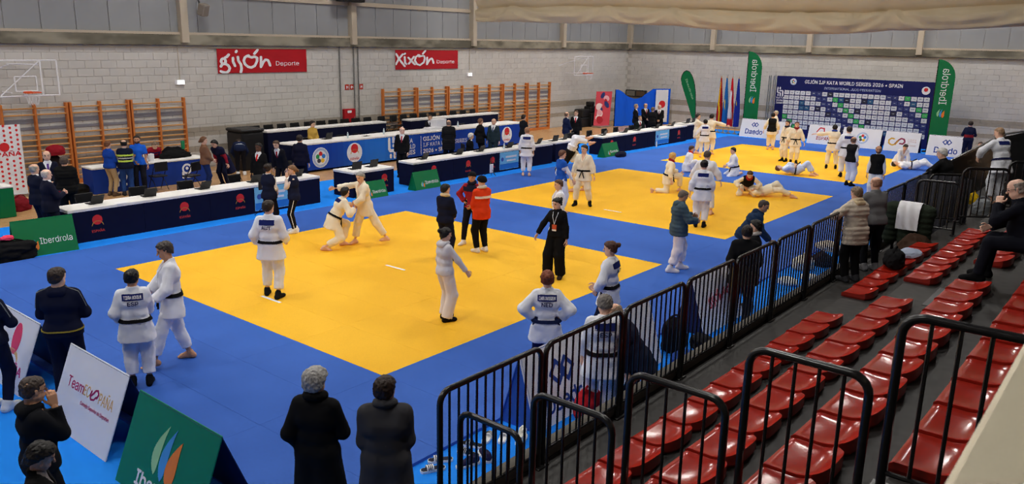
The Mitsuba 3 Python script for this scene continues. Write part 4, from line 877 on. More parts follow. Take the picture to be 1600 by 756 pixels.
# ---------------------------------------------------------------- wall fittings
def ladder(x0, x1, lb):
    k = thing('wall_bars', lb, 'wall bars', 'wooden wall bars along the left wall'); y = WY-0.10
    for x in (x0+0.035, (x0+x1)/2, x1-0.035): put(k, 'post', cbox(x-0.032, x+0.032, y-0.07, WY-0.01, -0.046, 2.50, 0.008), 'bar_wood')
    for z in (2.36, 2.17, 1.57, 1.40, 1.23, 1.06, 0.89, 0.72, 0.55, 0.38, 0.21): put(k, 'rung', bar((x0+0.04, y-0.03, z), (x1-0.04, y-0.03, z), 0.021, 8), 'rung_wood', smooth=40)
    for z0, z1 in ((1.90, 2.04), (1.70, 1.79)): put(k, 'back_board', cbox(x0, x1, WY-0.028, WY-0.012, z0, z1, 0.004), mat('back_board', (128, 126, 134), 0.7, 0.2))
    put(k, 'plinth', cbox(x0, x1, y-0.06, WY-0.01, -0.046, 0.07, 0.006), 'bar_wood')
for q, (a, b) in enumerate(((1.88, 3.79), (3.83, 5.72), (5.76, 7.68))): ladder(a, b, f'wooden wall bars behind the info table, {ORD[q]} from the left')
for q, (a, b) in enumerate(((16.82, 18.84), (18.88, 20.88), (20.93, 22.92), (22.97, 24.92), (24.97, 26.95), (27.0, 29.02))): ladder(a, b, f'wooden wall bars of the long far group, {ORD[q]} from its left end')
def hoop(xc, y, z0, lb):
    k = thing('basketball_backboard', lb, 'basketball hoop'); w, h = 0.90, 1.02; f_ = []
    for a, b in (((-w, 0), (w, 0)), ((-w, h), (w, h)), ((-w, 0), (-w, h)), ((w, 0), (w, h))): f_.append(bar((xc+a[0], y, z0+a[1]), (xc+b[0], y, z0+b[1]), 0.022, 6))
    put(k, 'frame', cat(f_), 'board_white')
    put(k, 'pane', cbox(xc-w+0.02, xc+w-0.02, y-0.003, y+0.003, z0+0.02, z0+h-0.02, 0.001), 'clear_pane')
    f_ = [bar((xc+a, y-0.012, z0+c), (xc+b, y-0.012, z0+d), 0.018, 6) for a, c, b, d in ((-0.29, 0.14, 0.29, 0.14), (-0.29, 0.56, 0.29, 0.56), (-0.29, 0.14, -0.29, 0.56), (0.29, 0.14, 0.29, 0.56))]
    put(k, 'target_square', cat(f_), 'board_white')
    a = np.linspace(0, 2*np.pi, 25); rc = np.array([xc, y-0.40, z0+0.12])
    put(k, 'rim', cat([tube([rc+[0.225*math.cos(q), 0.225*math.sin(q), 0] for q in a], 0.014, 6), cbox(xc-0.09, xc+0.09, y-0.19, y-0.005, z0+0.07, z0+0.14, 0.008)]), mat('rim_orange', (214, 78, 30), 0.4, 0.4))
    net = []
    for q in range(12):
        a0, a1 = 2*math.pi*q/12, 2*math.pi*(q+1)/12
        for s_ in (1, -1): net.append(tube([rc+[0.22*math.cos(a0), 0.22*math.sin(a0), 0], rc+[0.17*math.cos(a0+s_*0.26), 0.17*math.sin(a0+s_*0.26), -0.18], rc+[0.12*math.cos(a0), 0.12*math.sin(a0), -0.36]], 0.004, 4))
    put(k, 'net', cat(net), 'board_white')
    put(k, 'bracket', cat([bar((xc-0.4, y+0.02, z0+0.9), (xc-1.1, WY-0.0, z0+0.5), 0.02, 6), bar((xc+0.4, y+0.02, z0+0.9), (xc-0.2, WY, z0+0.9), 0.02, 6), bar((xc-0.4, y+0.02, z0+0.1), (xc-0.4, WY, z0+0.1), 0.02, 6), bar((xc+0.4, y+0.02, z0+0.1), (xc+0.4, WY, z0+0.1), 0.02, 6), bar((xc+0.44, y, z0+h), (xc-0.7, y, z0+0.02), 0.016, 6), bar((xc+0.44, y, z0), (xc+0.44, y, z0+h), 0.022, 6)]), 'board_white')
scene['clear_pane'] = {'type': 'thindielectric', 'int_ior': 1.2}
hoop(2.46, 18.15, 2.78, 'basketball backboard with an orange rim above the wall bars at the left edge')
hoop(31.0, 17.95, 2.86, 'basketball backboard on the left wall near the far corner')
for x, lb in ((7.62, 'small lit emergency lamp on the wall, left of the gijón banner'), (22.52, 'small lit emergency lamp on the wall right of the xixón banner')):
    k = thing('emergency_lamp', lb, 'lamp'); put(k, 'body', cbox(x-0.19, x+0.15, WY-0.08, WY, 2.93, 3.10, 0.01), 'board_white')
    put(k, 'lens', cbox(x-0.12, x+0.12, WY-0.095, WY-0.075, 2.95, 3.08, 0.008), 'glow_white', emitter={'type': 'area', 'radiance': {'type': 'rgb', 'value': [2.2, 2.3, 2.2]}})
    put(k, 'conduit', bar((x, WY-0.02, 3.09), (x, WY-0.02, 4.27), 0.012, 6), 'steel_beige')
for x, lb in ((14.58, 'thin grey pipe running down the wall left of the red fire cabinet'), (15.32, 'grey pipe running down the wall right of the red fire cabinet'), (15.55, 'second grey pipe right of the red fire cabinet')):
    self_thing('wall_pipe', bar((x, WY-0.05, 0.0), (x, WY-0.05, 4.28), 0.03, 8), 'roof_grey', lb, 'pipe', smooth=40)
k = thing('fire_cabinet', 'red fire hose cabinet with a white label on the block wall', 'cabinet'); put(k, 'box', cbox(14.68, 15.26, WY-0.16, WY, 1.02, 1.74, 0.015), 'banner_red'); flat(k, 'label', rrect(0, 0, 0.22, 0.10, 0.02), (14.82, WY-0.162, 1.58), XR, YU, 'board_white'); put(k, 'handle', cbox(15.18, 15.21, WY-0.18, WY-0.155, 1.3, 1.42, 0.004), 'chrome')
for x, lb in ((14.95, 'left one of two small red fire signs side by side on the wall'), (15.20, 'right one of two small red fire signs side by side on the wall'), (15.72, 'small red fire sign to the right of the pipe')):
    k = thing('fire_sign', lb, 'sign'); put(k, 'plate', cbox(x-0.10, x+0.10, WY-0.022, WY-0.01, 2.52, 2.74, 0.003), mat('sign_red', (176, 52, 34), 0.6, 0.2)); flat(k, 'pictogram', union_all([rrect(-0.045, -0.06, 0.0, 0.05, 0.01), Polygon([(0.015, 0), (0.06, 0.05), (0.06, -0.05)])]), (x, WY-0.024, 2.63), XR, YU, 'board_white')
k = thing('floodlight', 'grey floodlight hanging under the roof at the left wall', 'lamp')
m = cbox(-0.16, 0.16, -0.13, 0.13, -0.20, 0.20, 0.03); m.apply_transform(trimesh.transformations.rotation_matrix(0.5, [1, 0, 1])); m.apply_translation((8.36, 18.3, 5.46)); put(k, 'head', m, mat('lamp_grey', (120, 112, 104), 0.5, 0.4)); put(k, 'arm', cat([bar((8.30, 18.35, 5.6), (8.2, 18.5, 6.0), 0.03, 6), bar((8.2, 18.5, 6.0), (8.2, WY, 6.05), 0.03, 6)]), 'plastic_black')
k = thing('hanging_loudspeaker', 'dark loudspeaker hanging under the roof at the top edge of the photo', 'loudspeaker'); put(k, 'case', cbox(14.2, 15.4, 18.1, 18.5, 6.02, 6.6, 0.03), 'plastic_black'); put(k, 'bracket', bar((14.8, 18.4, 6.4), (14.8, WY, 6.8), 0.04, 6), 'plastic_black')
k = thing('wall_box', 'dark wall opening behind a brown frame in the far corner above the blue drape', 'hatch'); put(k, 'frame', cbox(WX-0.10, WX, 17.4, 18.86, 1.42, 1.84, 0.01), 'deck_rubber'); put(k, 'shutter', cbox(WX-0.12, WX-0.095, 18.2, 18.8, 1.48, 1.78, 0.005), mat('shutter_grey', (110, 106, 98), 0.6, 0.3)); put(k, 'shutter', cbox(WX-0.12, WX-0.095, 17.5, 18.1, 1.48, 1.78, 0.005), mat('shutter_brown', (84, 66, 50), 0.6, 0.3))

# ---------------------------------------------------------------- tables, chairs and what stands on them
def table(lb, x0, x1, y0, y1, z, z0=-0.04, npan=1, skirt='skirt_navy', logos=(), catg='table', drop=0.07, name='cloth_table', dark=True):
    k = thing(name, lb, catg)
    put(k, 'white_top', cbox(x0-0.01, x1+0.01, y0-0.01, y1+0.01, z-drop, z, 0.008), 'table_white')
    w = (x1-x0)/npan
    sk = []
    for q in range(npan): sk.append(put(k, 'skirt', cbox(x0+q*w+0.002, x0+(q+1)*w-0.002, y0+0.002, y1, z0, z-drop-0.001, 0.006), skirt))
    for lx in logos: spain_ball(sk[min(npan-1, max(0, int((lx-x0)/w)))], np.array([lx, y0-0.003, z0+0.36*(z-z0)+0.06]), XR, YU, 0.34, dark)
    return k
table('long navy skirted judges table on the left, behind the green board and coats', 0.30, 7.22, 10.76, 11.44, 0.74, npan=4, logos=(0.92, 3.05, 4.62))
table('short table with navy skirt and two laptops, between the two long judges tables', 8.30, 9.95, 10.60, 11.50, 0.74, logos=(9.55,))
table('long judges table with navy skirt in the middle, carrying a light blue poster', 10.95, 18.55, 10.78, 11.46, 0.74, npan=4, logos=(11.9, 13.6, 14.9, 17.1))
table('short table with navy skirt and two laptops behind the lifted judoka', 18.85, 20.45, 10.85, 11.65, 0.74, logos=(20.0,))
table('long judges table with navy skirt at the far side, carrying a light blue poster', 21.95, 29.60, 10.66, 11.32, 0.74, npan=4, logos=(22.7, 24.6, 28.8))
table('short far table with navy skirt and two laptops, by the standing group of three', 30.0, 31.75, 10.85, 11.60, 0.74)
k = table('navy skirted table on the platform along the wall, left one', 10.08, 15.85, 17.48, 18.02, 1.26, -0.04, 3, name='platform_table', logos=(12.4, 13.6, 14.7))
k = table('navy skirted table on the platform along the wall, right one', 17.25, 23.1, 17.48, 18.02, 1.24, -0.04, 3, name='platform_table', logos=(18.0, 19.6, 21.0))
# head table with the blue event banner
k = thing('head_table', 'long white topped head table behind the blue event banner', 'table'); mat('event_blue', (22, 62, 156), 0.55, 0.25)
put(k, 'white_top', prism(Polygon([(9.95, 0), (22.25, 0), (22.25, 0.78), (9.75, 0.78)]).buffer(0.12, 8), 0.05, (0, 15.42, 0.94), XR, np.array([0, 1.0, 0])), 'table_white')
put(k, 'base', cbox(10.1, 22.1, 15.46, 16.1, -0.04, 0.93, 0.01), 'skirt_navy')
k = thing('event_banner', 'blue event banner along the front of the head table with seals and white lettering', 'banner'); yb = 15.30
tv, tf, tc = [], [], []
nb = 48
for i in range(nb):
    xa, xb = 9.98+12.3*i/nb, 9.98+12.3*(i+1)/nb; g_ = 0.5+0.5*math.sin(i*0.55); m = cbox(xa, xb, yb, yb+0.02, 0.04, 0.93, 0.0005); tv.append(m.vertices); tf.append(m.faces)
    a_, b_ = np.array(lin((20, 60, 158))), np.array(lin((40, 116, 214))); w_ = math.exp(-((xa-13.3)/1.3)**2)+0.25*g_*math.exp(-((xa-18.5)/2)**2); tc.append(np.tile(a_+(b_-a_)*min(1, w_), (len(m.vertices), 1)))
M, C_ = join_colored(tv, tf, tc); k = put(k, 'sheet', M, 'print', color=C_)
bq = lambda x, z: np.array([x, yb-0.003, z])
ring_logo(k, bq(10.75, 0.46), XR, YU, 0.36); flat(k, 'seal', disc(0.36), bq(12.3, 0.50), XR, YU, 'board_white'); spain_ball(k, bq(12.3, 0.44)-[0, 0.004, 0], XR, YU, 0.50)
kata_mark(k, bq(14.02, 0.14), XR, YU, 0.72)
for j, t_ in enumerate(('KATA', 'WORLD', 'SERIES')): put(k, 'lettering', letters(t_, 0.17, bq(14.62, 0.62-0.23*j), XR, YU, 'l', True, 0.004, 0.78 if j else 0.66), 'board_white')
flat(k, 'divider', rrect(0, 0, 0.02, 0.74, 0.004), bq(15.72, 0.10), XR, YU, 'board_white')
for t_, z_, w_, b_ in (('GIJÓN', 0.64, 0.95, True), ('IJF KATA WORLD SERIES', 0.40, 2.62, False), ('2026 • SPAIN', 0.15, 1.62, True)): put(k, 'lettering', letters(t_, 0.16, bq(15.85, z_), XR, YU, 'l', b_, 0.004, w_), 'board_white')
flat(k, 'seal', disc(0.36), bq(21.15, 0.50), XR, YU, 'board_white'); spain_ball(k, bq(21.15, 0.44)-[0, 0.004, 0], XR, YU, 0.50)
# info table at the left wall
k = table('info table under a blue cloth with round white emblems by the wall bars', 3.30, 6.95, 16.35, 17.05, 0.74, name='info_table', skirt=mat('cloth_royal', (20, 54, 140), 0.6, 0.25), drop=0.05, npan=2)
for x in (4.15, 6.25): flat(k, 'emblem', union_all([disc(0.17).difference(disc(0.11)), affinity.translate(disc(0.05), 0, 0.02), rrect(-0.18, -0.30, -0.10, -0.08, 0.02), rrect(-0.02, -0.30, 0.14, -0.22, 0.02)]), (x, 16.345, 0.42), XR, YU, 'board_white')
k = table('table under a green cloth at the left edge of the photo', -0.6, 0.62, 14.75, 15.35, 0.76, name='green_table', skirt='ibe_green', drop=0.04)
# chairs
def chair_parts():
    z = 0.44
    leg = cat([tube([(sx*0.21, -0.20, 0), (sx*0.21, 0.02, z*0.55), (sx*0.21, 0.20, 0.84)], 0.011, 6) for sx in (-1, 1)])
    out = [('seat', mikit.ply(cbox(-0.21, 0.21, -0.20, 0.19, z-0.02, z+0.015, 0.012), 'plastic_black')), ('backrest', mikit.ply(cbox(-0.22, 0.22, 0.185, 0.215, 0.60, 0.88, 0.014), 'plastic_black'))]
    for sx in (-1, 1):
        out.append(('leg', mikit.ply(tube([(sx*0.21, -0.23, 0), (sx*0.21, 0.0, z), (sx*0.21, 0.20, 0.80)], 0.011, 6), 'plastic_black', smooth=40)))
        out.append(('leg', mikit.ply(tube([(sx*0.19, 0.22, 0), (sx*0.19, 0.05, z*0.6), (sx*0.19, -0.16, z)], 0.011, 6), 'plastic_black', smooth=40)))
    return out
CH = chair_parts()
def chair(x, y, rz, lb, z=-0.045, group=None):
    k = thing('folding_chair', lb, 'chair', group)
    for nm, pl in CH: again(k, nm, pl, T().translate([x, y, z]).rotate([0, 0, 1], rz))
def ordinal(q): return ORD[q] if q < len(ORD) else {15: 'sixteenth', 16: 'seventeenth', 17: 'eighteenth', 18: 'nineteenth', 19: 'twentieth'}.get(q, f'{q+1}th')
for q, x in enumerate((1.25, 2.55, 3.85, 5.35)): chair(x, 11.95, 8*math.sin(q*5), f'black folding chair behind the long left judges table, {ORD[q]} from its left end', group='chairs behind the left judges table')
for q, x in enumerate((10.3, 10.9, 11.5, 12.1, 12.75, 13.35, 13.95, 14.55, 15.15, 15.8, 16.6, 17.3, 17.9, 18.5, 19.1, 19.7, 20.4, 21.1, 21.8, 22.5)): chair(x, 18.42, 5*math.sin(q*7), f'black folding chair on the platform along the wall, {ordinal(q)} from the left', 0.48, 'chairs on the platform')
for q, x in enumerate((12.9, 13.7, 14.6, 16.2, 18.9, 19.8)): chair(x, 16.62, 6*math.sin(q*4), f'black folding chair behind the head table, {ORD[q]} from the left', 0.1, 'chairs behind the head table')
for q, x in enumerate((21.6, 23.0, 24.2, 25.2, 26.6, 28.6)): chair(x, 11.85, 8*math.sin(q*3), f'black folding chair behind the far judges table, {ORD[q]} from its left end', group='chairs behind the far judges table')
for x, y, z, h_, lb in ((11.46, 16.80, 0.10, 262, 'black folding chair under the woman in the mustard jacket'), (17.78, 16.86, 0.10, 225, 'black folding chair under the official behind the paper boxes'), (15.43, 12.47, -0.045, -30, 'black folding chair under the seated white haired man'), (27.48, 12.14, -0.045, 225, 'black folding chair under the seated man at the far judges table')): chair(x, y, h_+90, lb, z)
chair(5.02, 15.85, 185, 'black folding chair in front of the info table with the blue cloth')
chair(5.75, 15.2, 200, 'dark grey folding chair on the parquet between the info table and the left judges table')
put(None, 'floor_platform', cbox(9.9, 23.3, 16.35, 18.8, -0.046, 0.10, 0.01), 'deck_rubber', label='low dark platform behind the head table', kind='structure')
put(None, 'floor_platform_back', cbox(9.9, 23.3, 18.04, 18.8, 0.10, 0.48, 0.01), 'deck_rubber', label='raised dark platform along the wall', kind='structure')
def laptop(x, y, z, rz, lb, open_=105, w=0.34):
    k = thing('laptop', lb, 'laptop'); R_ = T().translate([x, y, z]).rotate([0, 0, 1], rz)
    m = np.array(R_.matrix); b = cbox(-w/2, w/2, 0.0, 0.24, 0.0, 0.018, 0.004); b.apply_transform(m); put(k, 'base', b, 'plastic_black')
    s_ = cbox(-w/2, w/2, -0.008, 0.008, 0, 0.235, 0.004); s_.apply_transform(trimesh.transformations.rotation_matrix(math.radians(open_-90), [1, 0, 0])); s_.apply_translation((0, 0, 0.018)); s_.apply_transform(m); put(k, 'screen', s_, 'plastic_black')
ON = {'T1': 'on the long left judges table', 'T3': 'on the middle judges table', 'T5': 'on the far judges table'}
for tb, xs, y in (('T1', (1.08, 2.36, 3.82, 5.32, 6.7), 11.08), ('T3', (11.75, 13.45, 14.6, 16.2, 18.0), 11.08), ('T5', (22.5, 24.25, 25.4, 27.1, 28.6), 10.95)):
    for q, x in enumerate(xs): laptop(x, y, 0.741, 7*math.sin(q*3+1), f'small black laptop {ON[tb]}, {ORD[q]} from its left end', 118, 0.30)
for x, y, rz, lb in ((8.75, 10.95, -6, 'left open black laptop on the short table between the long judges tables'), (9.45, 10.98, 5, 'right open black laptop on the short table between the long judges tables'), (19.2, 11.15, -4, 'left open laptop on the short table behind the lifted judoka'), (19.95, 11.2, 6, 'right open laptop on the short table behind the lifted judoka'), (30.6, 11.15, -4, 'left open laptop on the short far table by the standing trio'), (31.2, 11.15, 4, 'right open laptop on the short far table by the standing trio')): laptop(x, y, 0.741, rz, lb, 105)
laptop(11.6, 15.9, 0.991, 10, 'black laptop on the head table beside the woman in the yellow jacket', 105)
def bottle(x, y, z, lb, m='bottle_clear', h=0.23):
    k = thing('water_bottle', lb, 'bottle'); put(k, 'bottle', lathe([(0, 0), (0.034, 0), (0.036, 0.02), (0.036, h*0.62), (0.014, h*0.84), (0.014, h*0.9), (0, h*0.9)], (x, y, z), 14), m, smooth=50); put(k, 'cap', lathe([(0, 0), (0.016, 0), (0.016, 0.022), (0, 0.022)], (x, y, z+h*0.9), 10), 'board_white')
mat('bottle_clear', (190, 205, 214), 0.2, 0.5)
for x, y, z, lb in ((12.35, 15.72, 0.991, 'water bottle on the head table above the white ball seal'), (14.25, 15.85, 0.991, 'water bottle on the head table above the kata emblem'), (15.35, 15.95, 0.991, 'water bottle on the head table right of the bald man in a black suit'), (18.6, 15.95, 0.991, 'water bottle on the head table right of the man in a long dark coat'), (15.75, 10.95, 0.741, 'small water bottle on the middle judges table by the two men in suits')): bottle(x, y, z, lb)
for x, y, z, w, d, h, lb in ((16.9, 15.75, 0.991, 0.75, 0.42, 0.10, 'flat white box on the head table in front of the seated official'), (17.3, 15.85, 1.092, 0.62, 0.34, 0.30, 'tall stack of white paper boxes on the head table in front of the seated official'), (5.02, 16.62, 0.741, 0.14, 0.14, 0.22, 'left white carton on the info table'), (5.24, 16.62, 0.741, 0.14, 0.14, 0.23, 'right white carton on the info table')): self_thing('white_box', cbox(x-w/2, x+w/2, y-d/2, y+d/2, z, z+h, 0.006), 'board_white', lb, 'box')
for x, y, rz, lb in ((1.55, 10.85, 8, 'sheet of paper on the long left judges table by its left end'), (4.3, 10.9, -10, 'sheet of paper in the middle of the long left judges table'), (14.0, 11.0, 5, 'sheet of paper on the middle judges table'), (13.3, 15.8, 12, 'dark folder on the head table left of the water bottle')):
    m = cbox(-0.15, 0.15, -0.105, 0.105, 0, 0.003, 0.0005); m.apply_transform(trimesh.transformations.rotation_matrix(math.radians(rz), [0, 0, 1])); m.apply_translation((x, y, 0.742 if y < 12 else 0.992)); self_thing('paper_sheet' if 'paper' in lb else 'folder', m, 'board_white' if 'paper' in lb else 'plastic_black', lb, 'paper' if 'paper' in lb else 'folder')
def screen_poster(x0, x1, yb, z0, z1, lb):
    k = thing('poster', lb, 'poster'); put(k, 'sheet', cbox(x0, x1, yb-0.012, yb-0.004, z0, z1, 0.002), mat('poster_cyan', (120, 190, 226), 0.4, 0.3)); w = x1-x0
    flat(k, 'lower_band', rrect(0, 0, w*0.98, (z1-z0)*0.30, 0.004), (x0+0.01*w, yb-0.013, z0+0.02), XR, YU, paint((40, 120, 200))); [flat(k, 'text_line', rrect(0, 0, w*q[1], q[2], 0.01), (x0+w*q[0], yb-0.015, z0+(z1-z0)*q[3]), XR, YU, 'board_white') for q in ((0.30, 0.58, 0.07, 0.66), (0.36, 0.48, 0.06, 0.45))]; flat(k, 'emblem', disc(0.07), (x0+w*0.13, yb-0.015, z0+(z1-z0)*0.60), XR, YU, paint((60, 90, 170)))
screen_poster(5.05, 6.15, 10.76, 0.02, 0.66, 'light blue poster on the left judges table behind the two women in navy')
screen_poster(15.30, 16.40, 10.78, 0.02, 0.66, 'light blue poster on the middle judges table beside the standing judoka')
screen_poster(26.50, 27.80, 10.66, 0.02, 0.66, 'light blue poster on the far judges table in front of the men in suits')
# drape partition, pink roll-up, equipment stack in the far corner
k = thing('blue_drape', 'bright blue cloth partition with a sagging top edge in the far corner', 'drape')
V_, F_ = [], []; P0 = np.array([32.9, 16.95]); P1 = np.array([35.2, 16.45]); P2 = np.array([36.8, 15.55]); n_ = 60
for i in range(n_+1):
    q = i/n_; xy = P0+(P1-P0)*min(1, q*2) if q < 0.5 else P1+(P2-P1)*(q*2-1)
    top = 2.05-0.55*math.sin(math.pi*min(1, max(0, (q-0.05)/0.62)))**1.2; w_ = 0.06*math.sin(q*38)
    for j in range(9): V_.append((xy[0]+w_*0.4*(1-j/8), xy[1]+w_*(1-0.6*j/8), -0.04+(top+0.04)*j/8))
for i in range(n_):
    for j in range(8): a = i*9+j; F_ += [(a, a+9, a+10), (a, a+10, a+1)]
m = trimesh.Trimesh(np.array(V_), np.array(F_), process=False); m2 = m.copy(); m2.apply_translation((0.02, 0.03, 0)); m2.invert(); put(k, 'cloth', cat([m, m2]), mat('drape_blue', (22, 92, 220), 0.8, 0.15), smooth=60)
put(k, 'support_pole', cat([bar((p[0]+0.04, p[1]+0.06, -0.04), (p[0]+0.04, p[1]+0.06, 2.06), 0.02, 6) for p in (P0, P2, P1+(P2-P1)*0.35)]), 'plastic_black')
d_ = unit([*(P2-P1), 0]); o = np.array([*(P1+(P2-P1)*0.42), 0.10])-np.cross(YU, d_)*0.0+np.cross(d_, YU)*0.09
k = thing('rollup_banner', 'white hanging banner with a red ball on the blue drape', 'banner'); put(k, 'sheet', prism(rrect(0, 0, 0.85, 1.9, 0.01), 0.006, o, d_, YU), 'board_white'); flat(k, 'red_ball', disc(0.22), o+d_*0.45+YU*1.05+np.cross(d_, YU)*0.008, d_, YU, paint((206, 40, 44)))
k = thing('rollup_banner', 'pink and red roll-up banner leaning beside the blue drape', 'banner'); o = np.array([31.6, 17.55, 0.02]); d_ = unit([0.86, -0.5, 0]); u_ = unit([0.10, 0.0, 0.99]); n__ = np.cross(d_, u_)
put(k, 'sheet', prism(rrect(0, 0, 1.0, 1.95, 0.02), 0.01, o, d_, u_), paint((206, 70, 84)))
for j in range(16):
    r_ = np.random.default_rng(j); flat(k, 'print_patch', affinity.rotate(affinity.scale(disc(0.12), 1+r_.random(), 0.6+r_.random()), r_.random()*180), o+d_*(0.2+0.6*r_.random())+u_*(0.25+1.5*r_.random())+n__*(0.001*j+0.002), d_, u_, paint(((232, 170, 180), (180, 30, 46), (40, 50, 110), (240, 215, 215))[j % 4]))
put(k, 'base', cbox(31.5, 32.6, 17.0, 17.6, -0.046, 0.05, 0.01), 'chrome')
k = thing('equipment_stack', 'stack of black equipment cases beside the pink roll-up banner', 'equipment')
for j, (x, y, z, a, b, c) in enumerate(((31.3, 18.2, 0, 0.9, 0.7, 0.55), (32.0, 18.1, 0, 0.7, 0.8, 0.8), (31.4, 18.2, 0.55, 0.8, 0.6, 0.45), (32.0, 18.1, 0.8, 0.5, 0.5, 0.35), (31.95, 18.05, 1.15, 0.35, 0.4, 0.25))): put(k, 'case', cbox(x-a/2, x+a/2, y-b/2, y+b/2, z-0.045, z+c-0.05, 0.04), 'plastic_black')
# left wall corner: dotted roll-up, bags, black cases
k = thing('rollup_banner', 'white roll-up banner with rows of red dots at the left edge', 'banner'); put(k, 'sheet', cbox(0.6, 1.92, 17.48, 17.50, 0.04, 2.04, 0.004), 'board_white'); put(k, 'base', cbox(0.55, 1.95, 17.40, 17.58, -0.046, 0.05, 0.01), 'chrome')
dots = [affinity.translate(disc(0.034), 0.66+0.165*c, 0.2+0.135*r+0.06*(c % 2)) for c in range(8) for r in range(14) if not (r in (7, 8) and c < 7)]
put(k, 'red_dots', prism(union_all(dots), 0.004, (0, 17.478, 0), XR, YU), paint((206, 40, 44)), kind='stuff'); put(k, 'lettering', letters('ESPAÑA', 0.12, (0.92, 17.476, 1.16), XR, YU, 'l', True, 0.003, 0.95), paint((196, 36, 50))); flat(k, 'red_ball', disc(0.13), (1.45, 17.476, 1.42), XR, YU, paint((206, 40, 44)))
def lump(sx, sy, sz, seed, amp=0.25, sub=3, flat_=0.0):
    m = trimesh.creation.icosphere(sub, 1.0); v = np.array(m.vertices); d = meshkit.fbm(v*1.6+seed, 3, seed)-0.5
    v = v*(1+amp*2*d)[:, None]; v[:, 2] = np.maximum(v[:, 2], -0.55+flat_); v[:, 2] -= v[:, 2].min(); v *= [sx, sy, sz]; return trimesh.Trimesh(v, m.faces, process=False)
def bag(lb, x, y, z, sx, sy, sz, rgb, seed, rz=0, name='bag', straps=True, catg='bag', amp=0.25):
    k = thing(name, lb, catg); m = lump(sx, sy, sz, seed, amp, 4); m.vertices = wrinkle(np.array(m.vertices), m.faces, 0.07*min(sx, sy, sz), np.array([1, 1, 1])*2.2/min(sx, sz), seed); m.apply_transform(trimesh.transformations.rotation_matrix(math.radians(rz), [0, 0, 1])); m.apply_translation((x, y, z)); put(k, 'body', m, cloth(rgb), smooth=True)
    if straps:
        c, s_ = math.cos(math.radians(rz)), math.sin(math.radians(rz)); zt = z+sz*1.35
        pts = [np.array([x+c*sx*0.6*math.cos(a), y+s_*sx*0.6*math.cos(a), zt+sz*0.35*math.sin(a)]) for a in np.linspace(0, math.pi, 9)]; put(k, 'strap', tube(pts, 0.016, 5), cloth(rgb))
    return k
bag('heap of black bags and coats on the azure carpet beside the left green board', -1.15, 10.40, -0.04, 0.60, 0.36, 0.26, (16, 16, 18), 3, -20, amp=0.4)
bag('pink cap lying on the heap of black bags', -1.10, 10.35, 0.40, 0.13, 0.11, 0.06, (232, 70, 100), 5, 0, 'cap', False, 'cap')
bag('dark red sports bag under the green table at the left edge', 1.0, 15.55, -0.046, 0.34, 0.22, 0.24, (120, 24, 34), 6, 30)
bag('long black bag on the parquet by the wall bars', 2.55, 16.6, -0.046, 0.75, 0.28, 0.25, (22, 22, 20), 7, 0)
bag('bag with dark cables behind the info table', 2.9, 18.1, -0.046, 0.30, 0.30, 0.74, (34, 26, 26), 8, 0, straps=False)
bag('red jacket hung over the dark bag behind the info table', 2.95, 17.9, 1.02, 0.28, 0.18, 0.20, (140, 26, 38), 9, 0, 'red_jacket', False, 'jacket')
bag('pile of black cases and cables at the right end of the info table', 6.15, 16.85, 0.741, 0.55, 0.22, 0.16, (18, 18, 20), 10, 0, 'equipment', False, 'equipment')
bag('big black cloth bag behind the info table, left of the woman in brown', 6.55, 17.6, -0.046, 0.70, 0.30, 0.66, (14, 14, 18), 11, 0, straps=False)
k = thing('green_cup', 'green cup on the black cases behind the info table', 'cup'); put(k, 'cup', lathe([(0, 0), (0.05, 0), (0.065, 0.26), (0.058, 0.26), (0.045, 0.02), (0, 0.02)], (6.5, 16.95, 0.98), 14), mat('cup_green', (30, 130, 84), 0.4, 0.4))
k = thing('flight_case_stack', 'tall black flight case beside the left platform table', 'case'); put(k, 'case', cbox(8.85, 9.75, 17.2, 18.2, -0.046, 1.30, 0.05), 'plastic_black'); put(k, 'lid', cbox(8.83, 9.77, 17.18, 18.22, 1.30, 1.42, 0.04), 'plastic_black')
k = thing('tripod_stand', 'small black music stand in front of the left judges table', 'stand')
put(k, 'pole', bar((5.0, 10.25, 0.0), (5.0, 10.25, 0.72), 0.012, 6), 'plastic_black'); put(k, 'desk', cbox(4.85, 5.15, 10.2, 10.24, 0.70, 0.92, 0.004), 'plastic_black')
for a in (0.3, 2.4, 4.5): put(k, 'leg', bar((5.0, 10.25, 0.25), (5.0+0.25*math.cos(a), 10.25+0.25*math.sin(a), 0.0), 0.009, 5), 'plastic_black')
k = thing('tripod_stand', 'black stand with a folded white sheet in front of the middle judges table', 'stand')
put(k, 'pole', bar((14.35, 10.35, 0.0), (14.35, 10.35, 0.72), 0.012, 6), 'plastic_black'); put(k, 'sheet', cbox(14.22, 14.40, 10.30, 10.33, 0.10, 0.40, 0.004), 'board_white')
for a in (0.3, 2.4, 4.5): put(k, 'leg', bar((14.35, 10.35, 0.25), (14.35+0.25*math.cos(a), 10.35+0.25*math.sin(a), 0.0), 0.009, 5), 'plastic_black')
bottle(26.0, 10.3, 0.0, 'white drink bottle on the mat edge in front of the far judges table', 'board_white', 0.30)
bag('dark bag lying on the small green board at the far judges table', 22.0, 9.75, 0.0, 0.38, 0.2, 0.14, (22, 24, 44), 14, 8, straps=False)
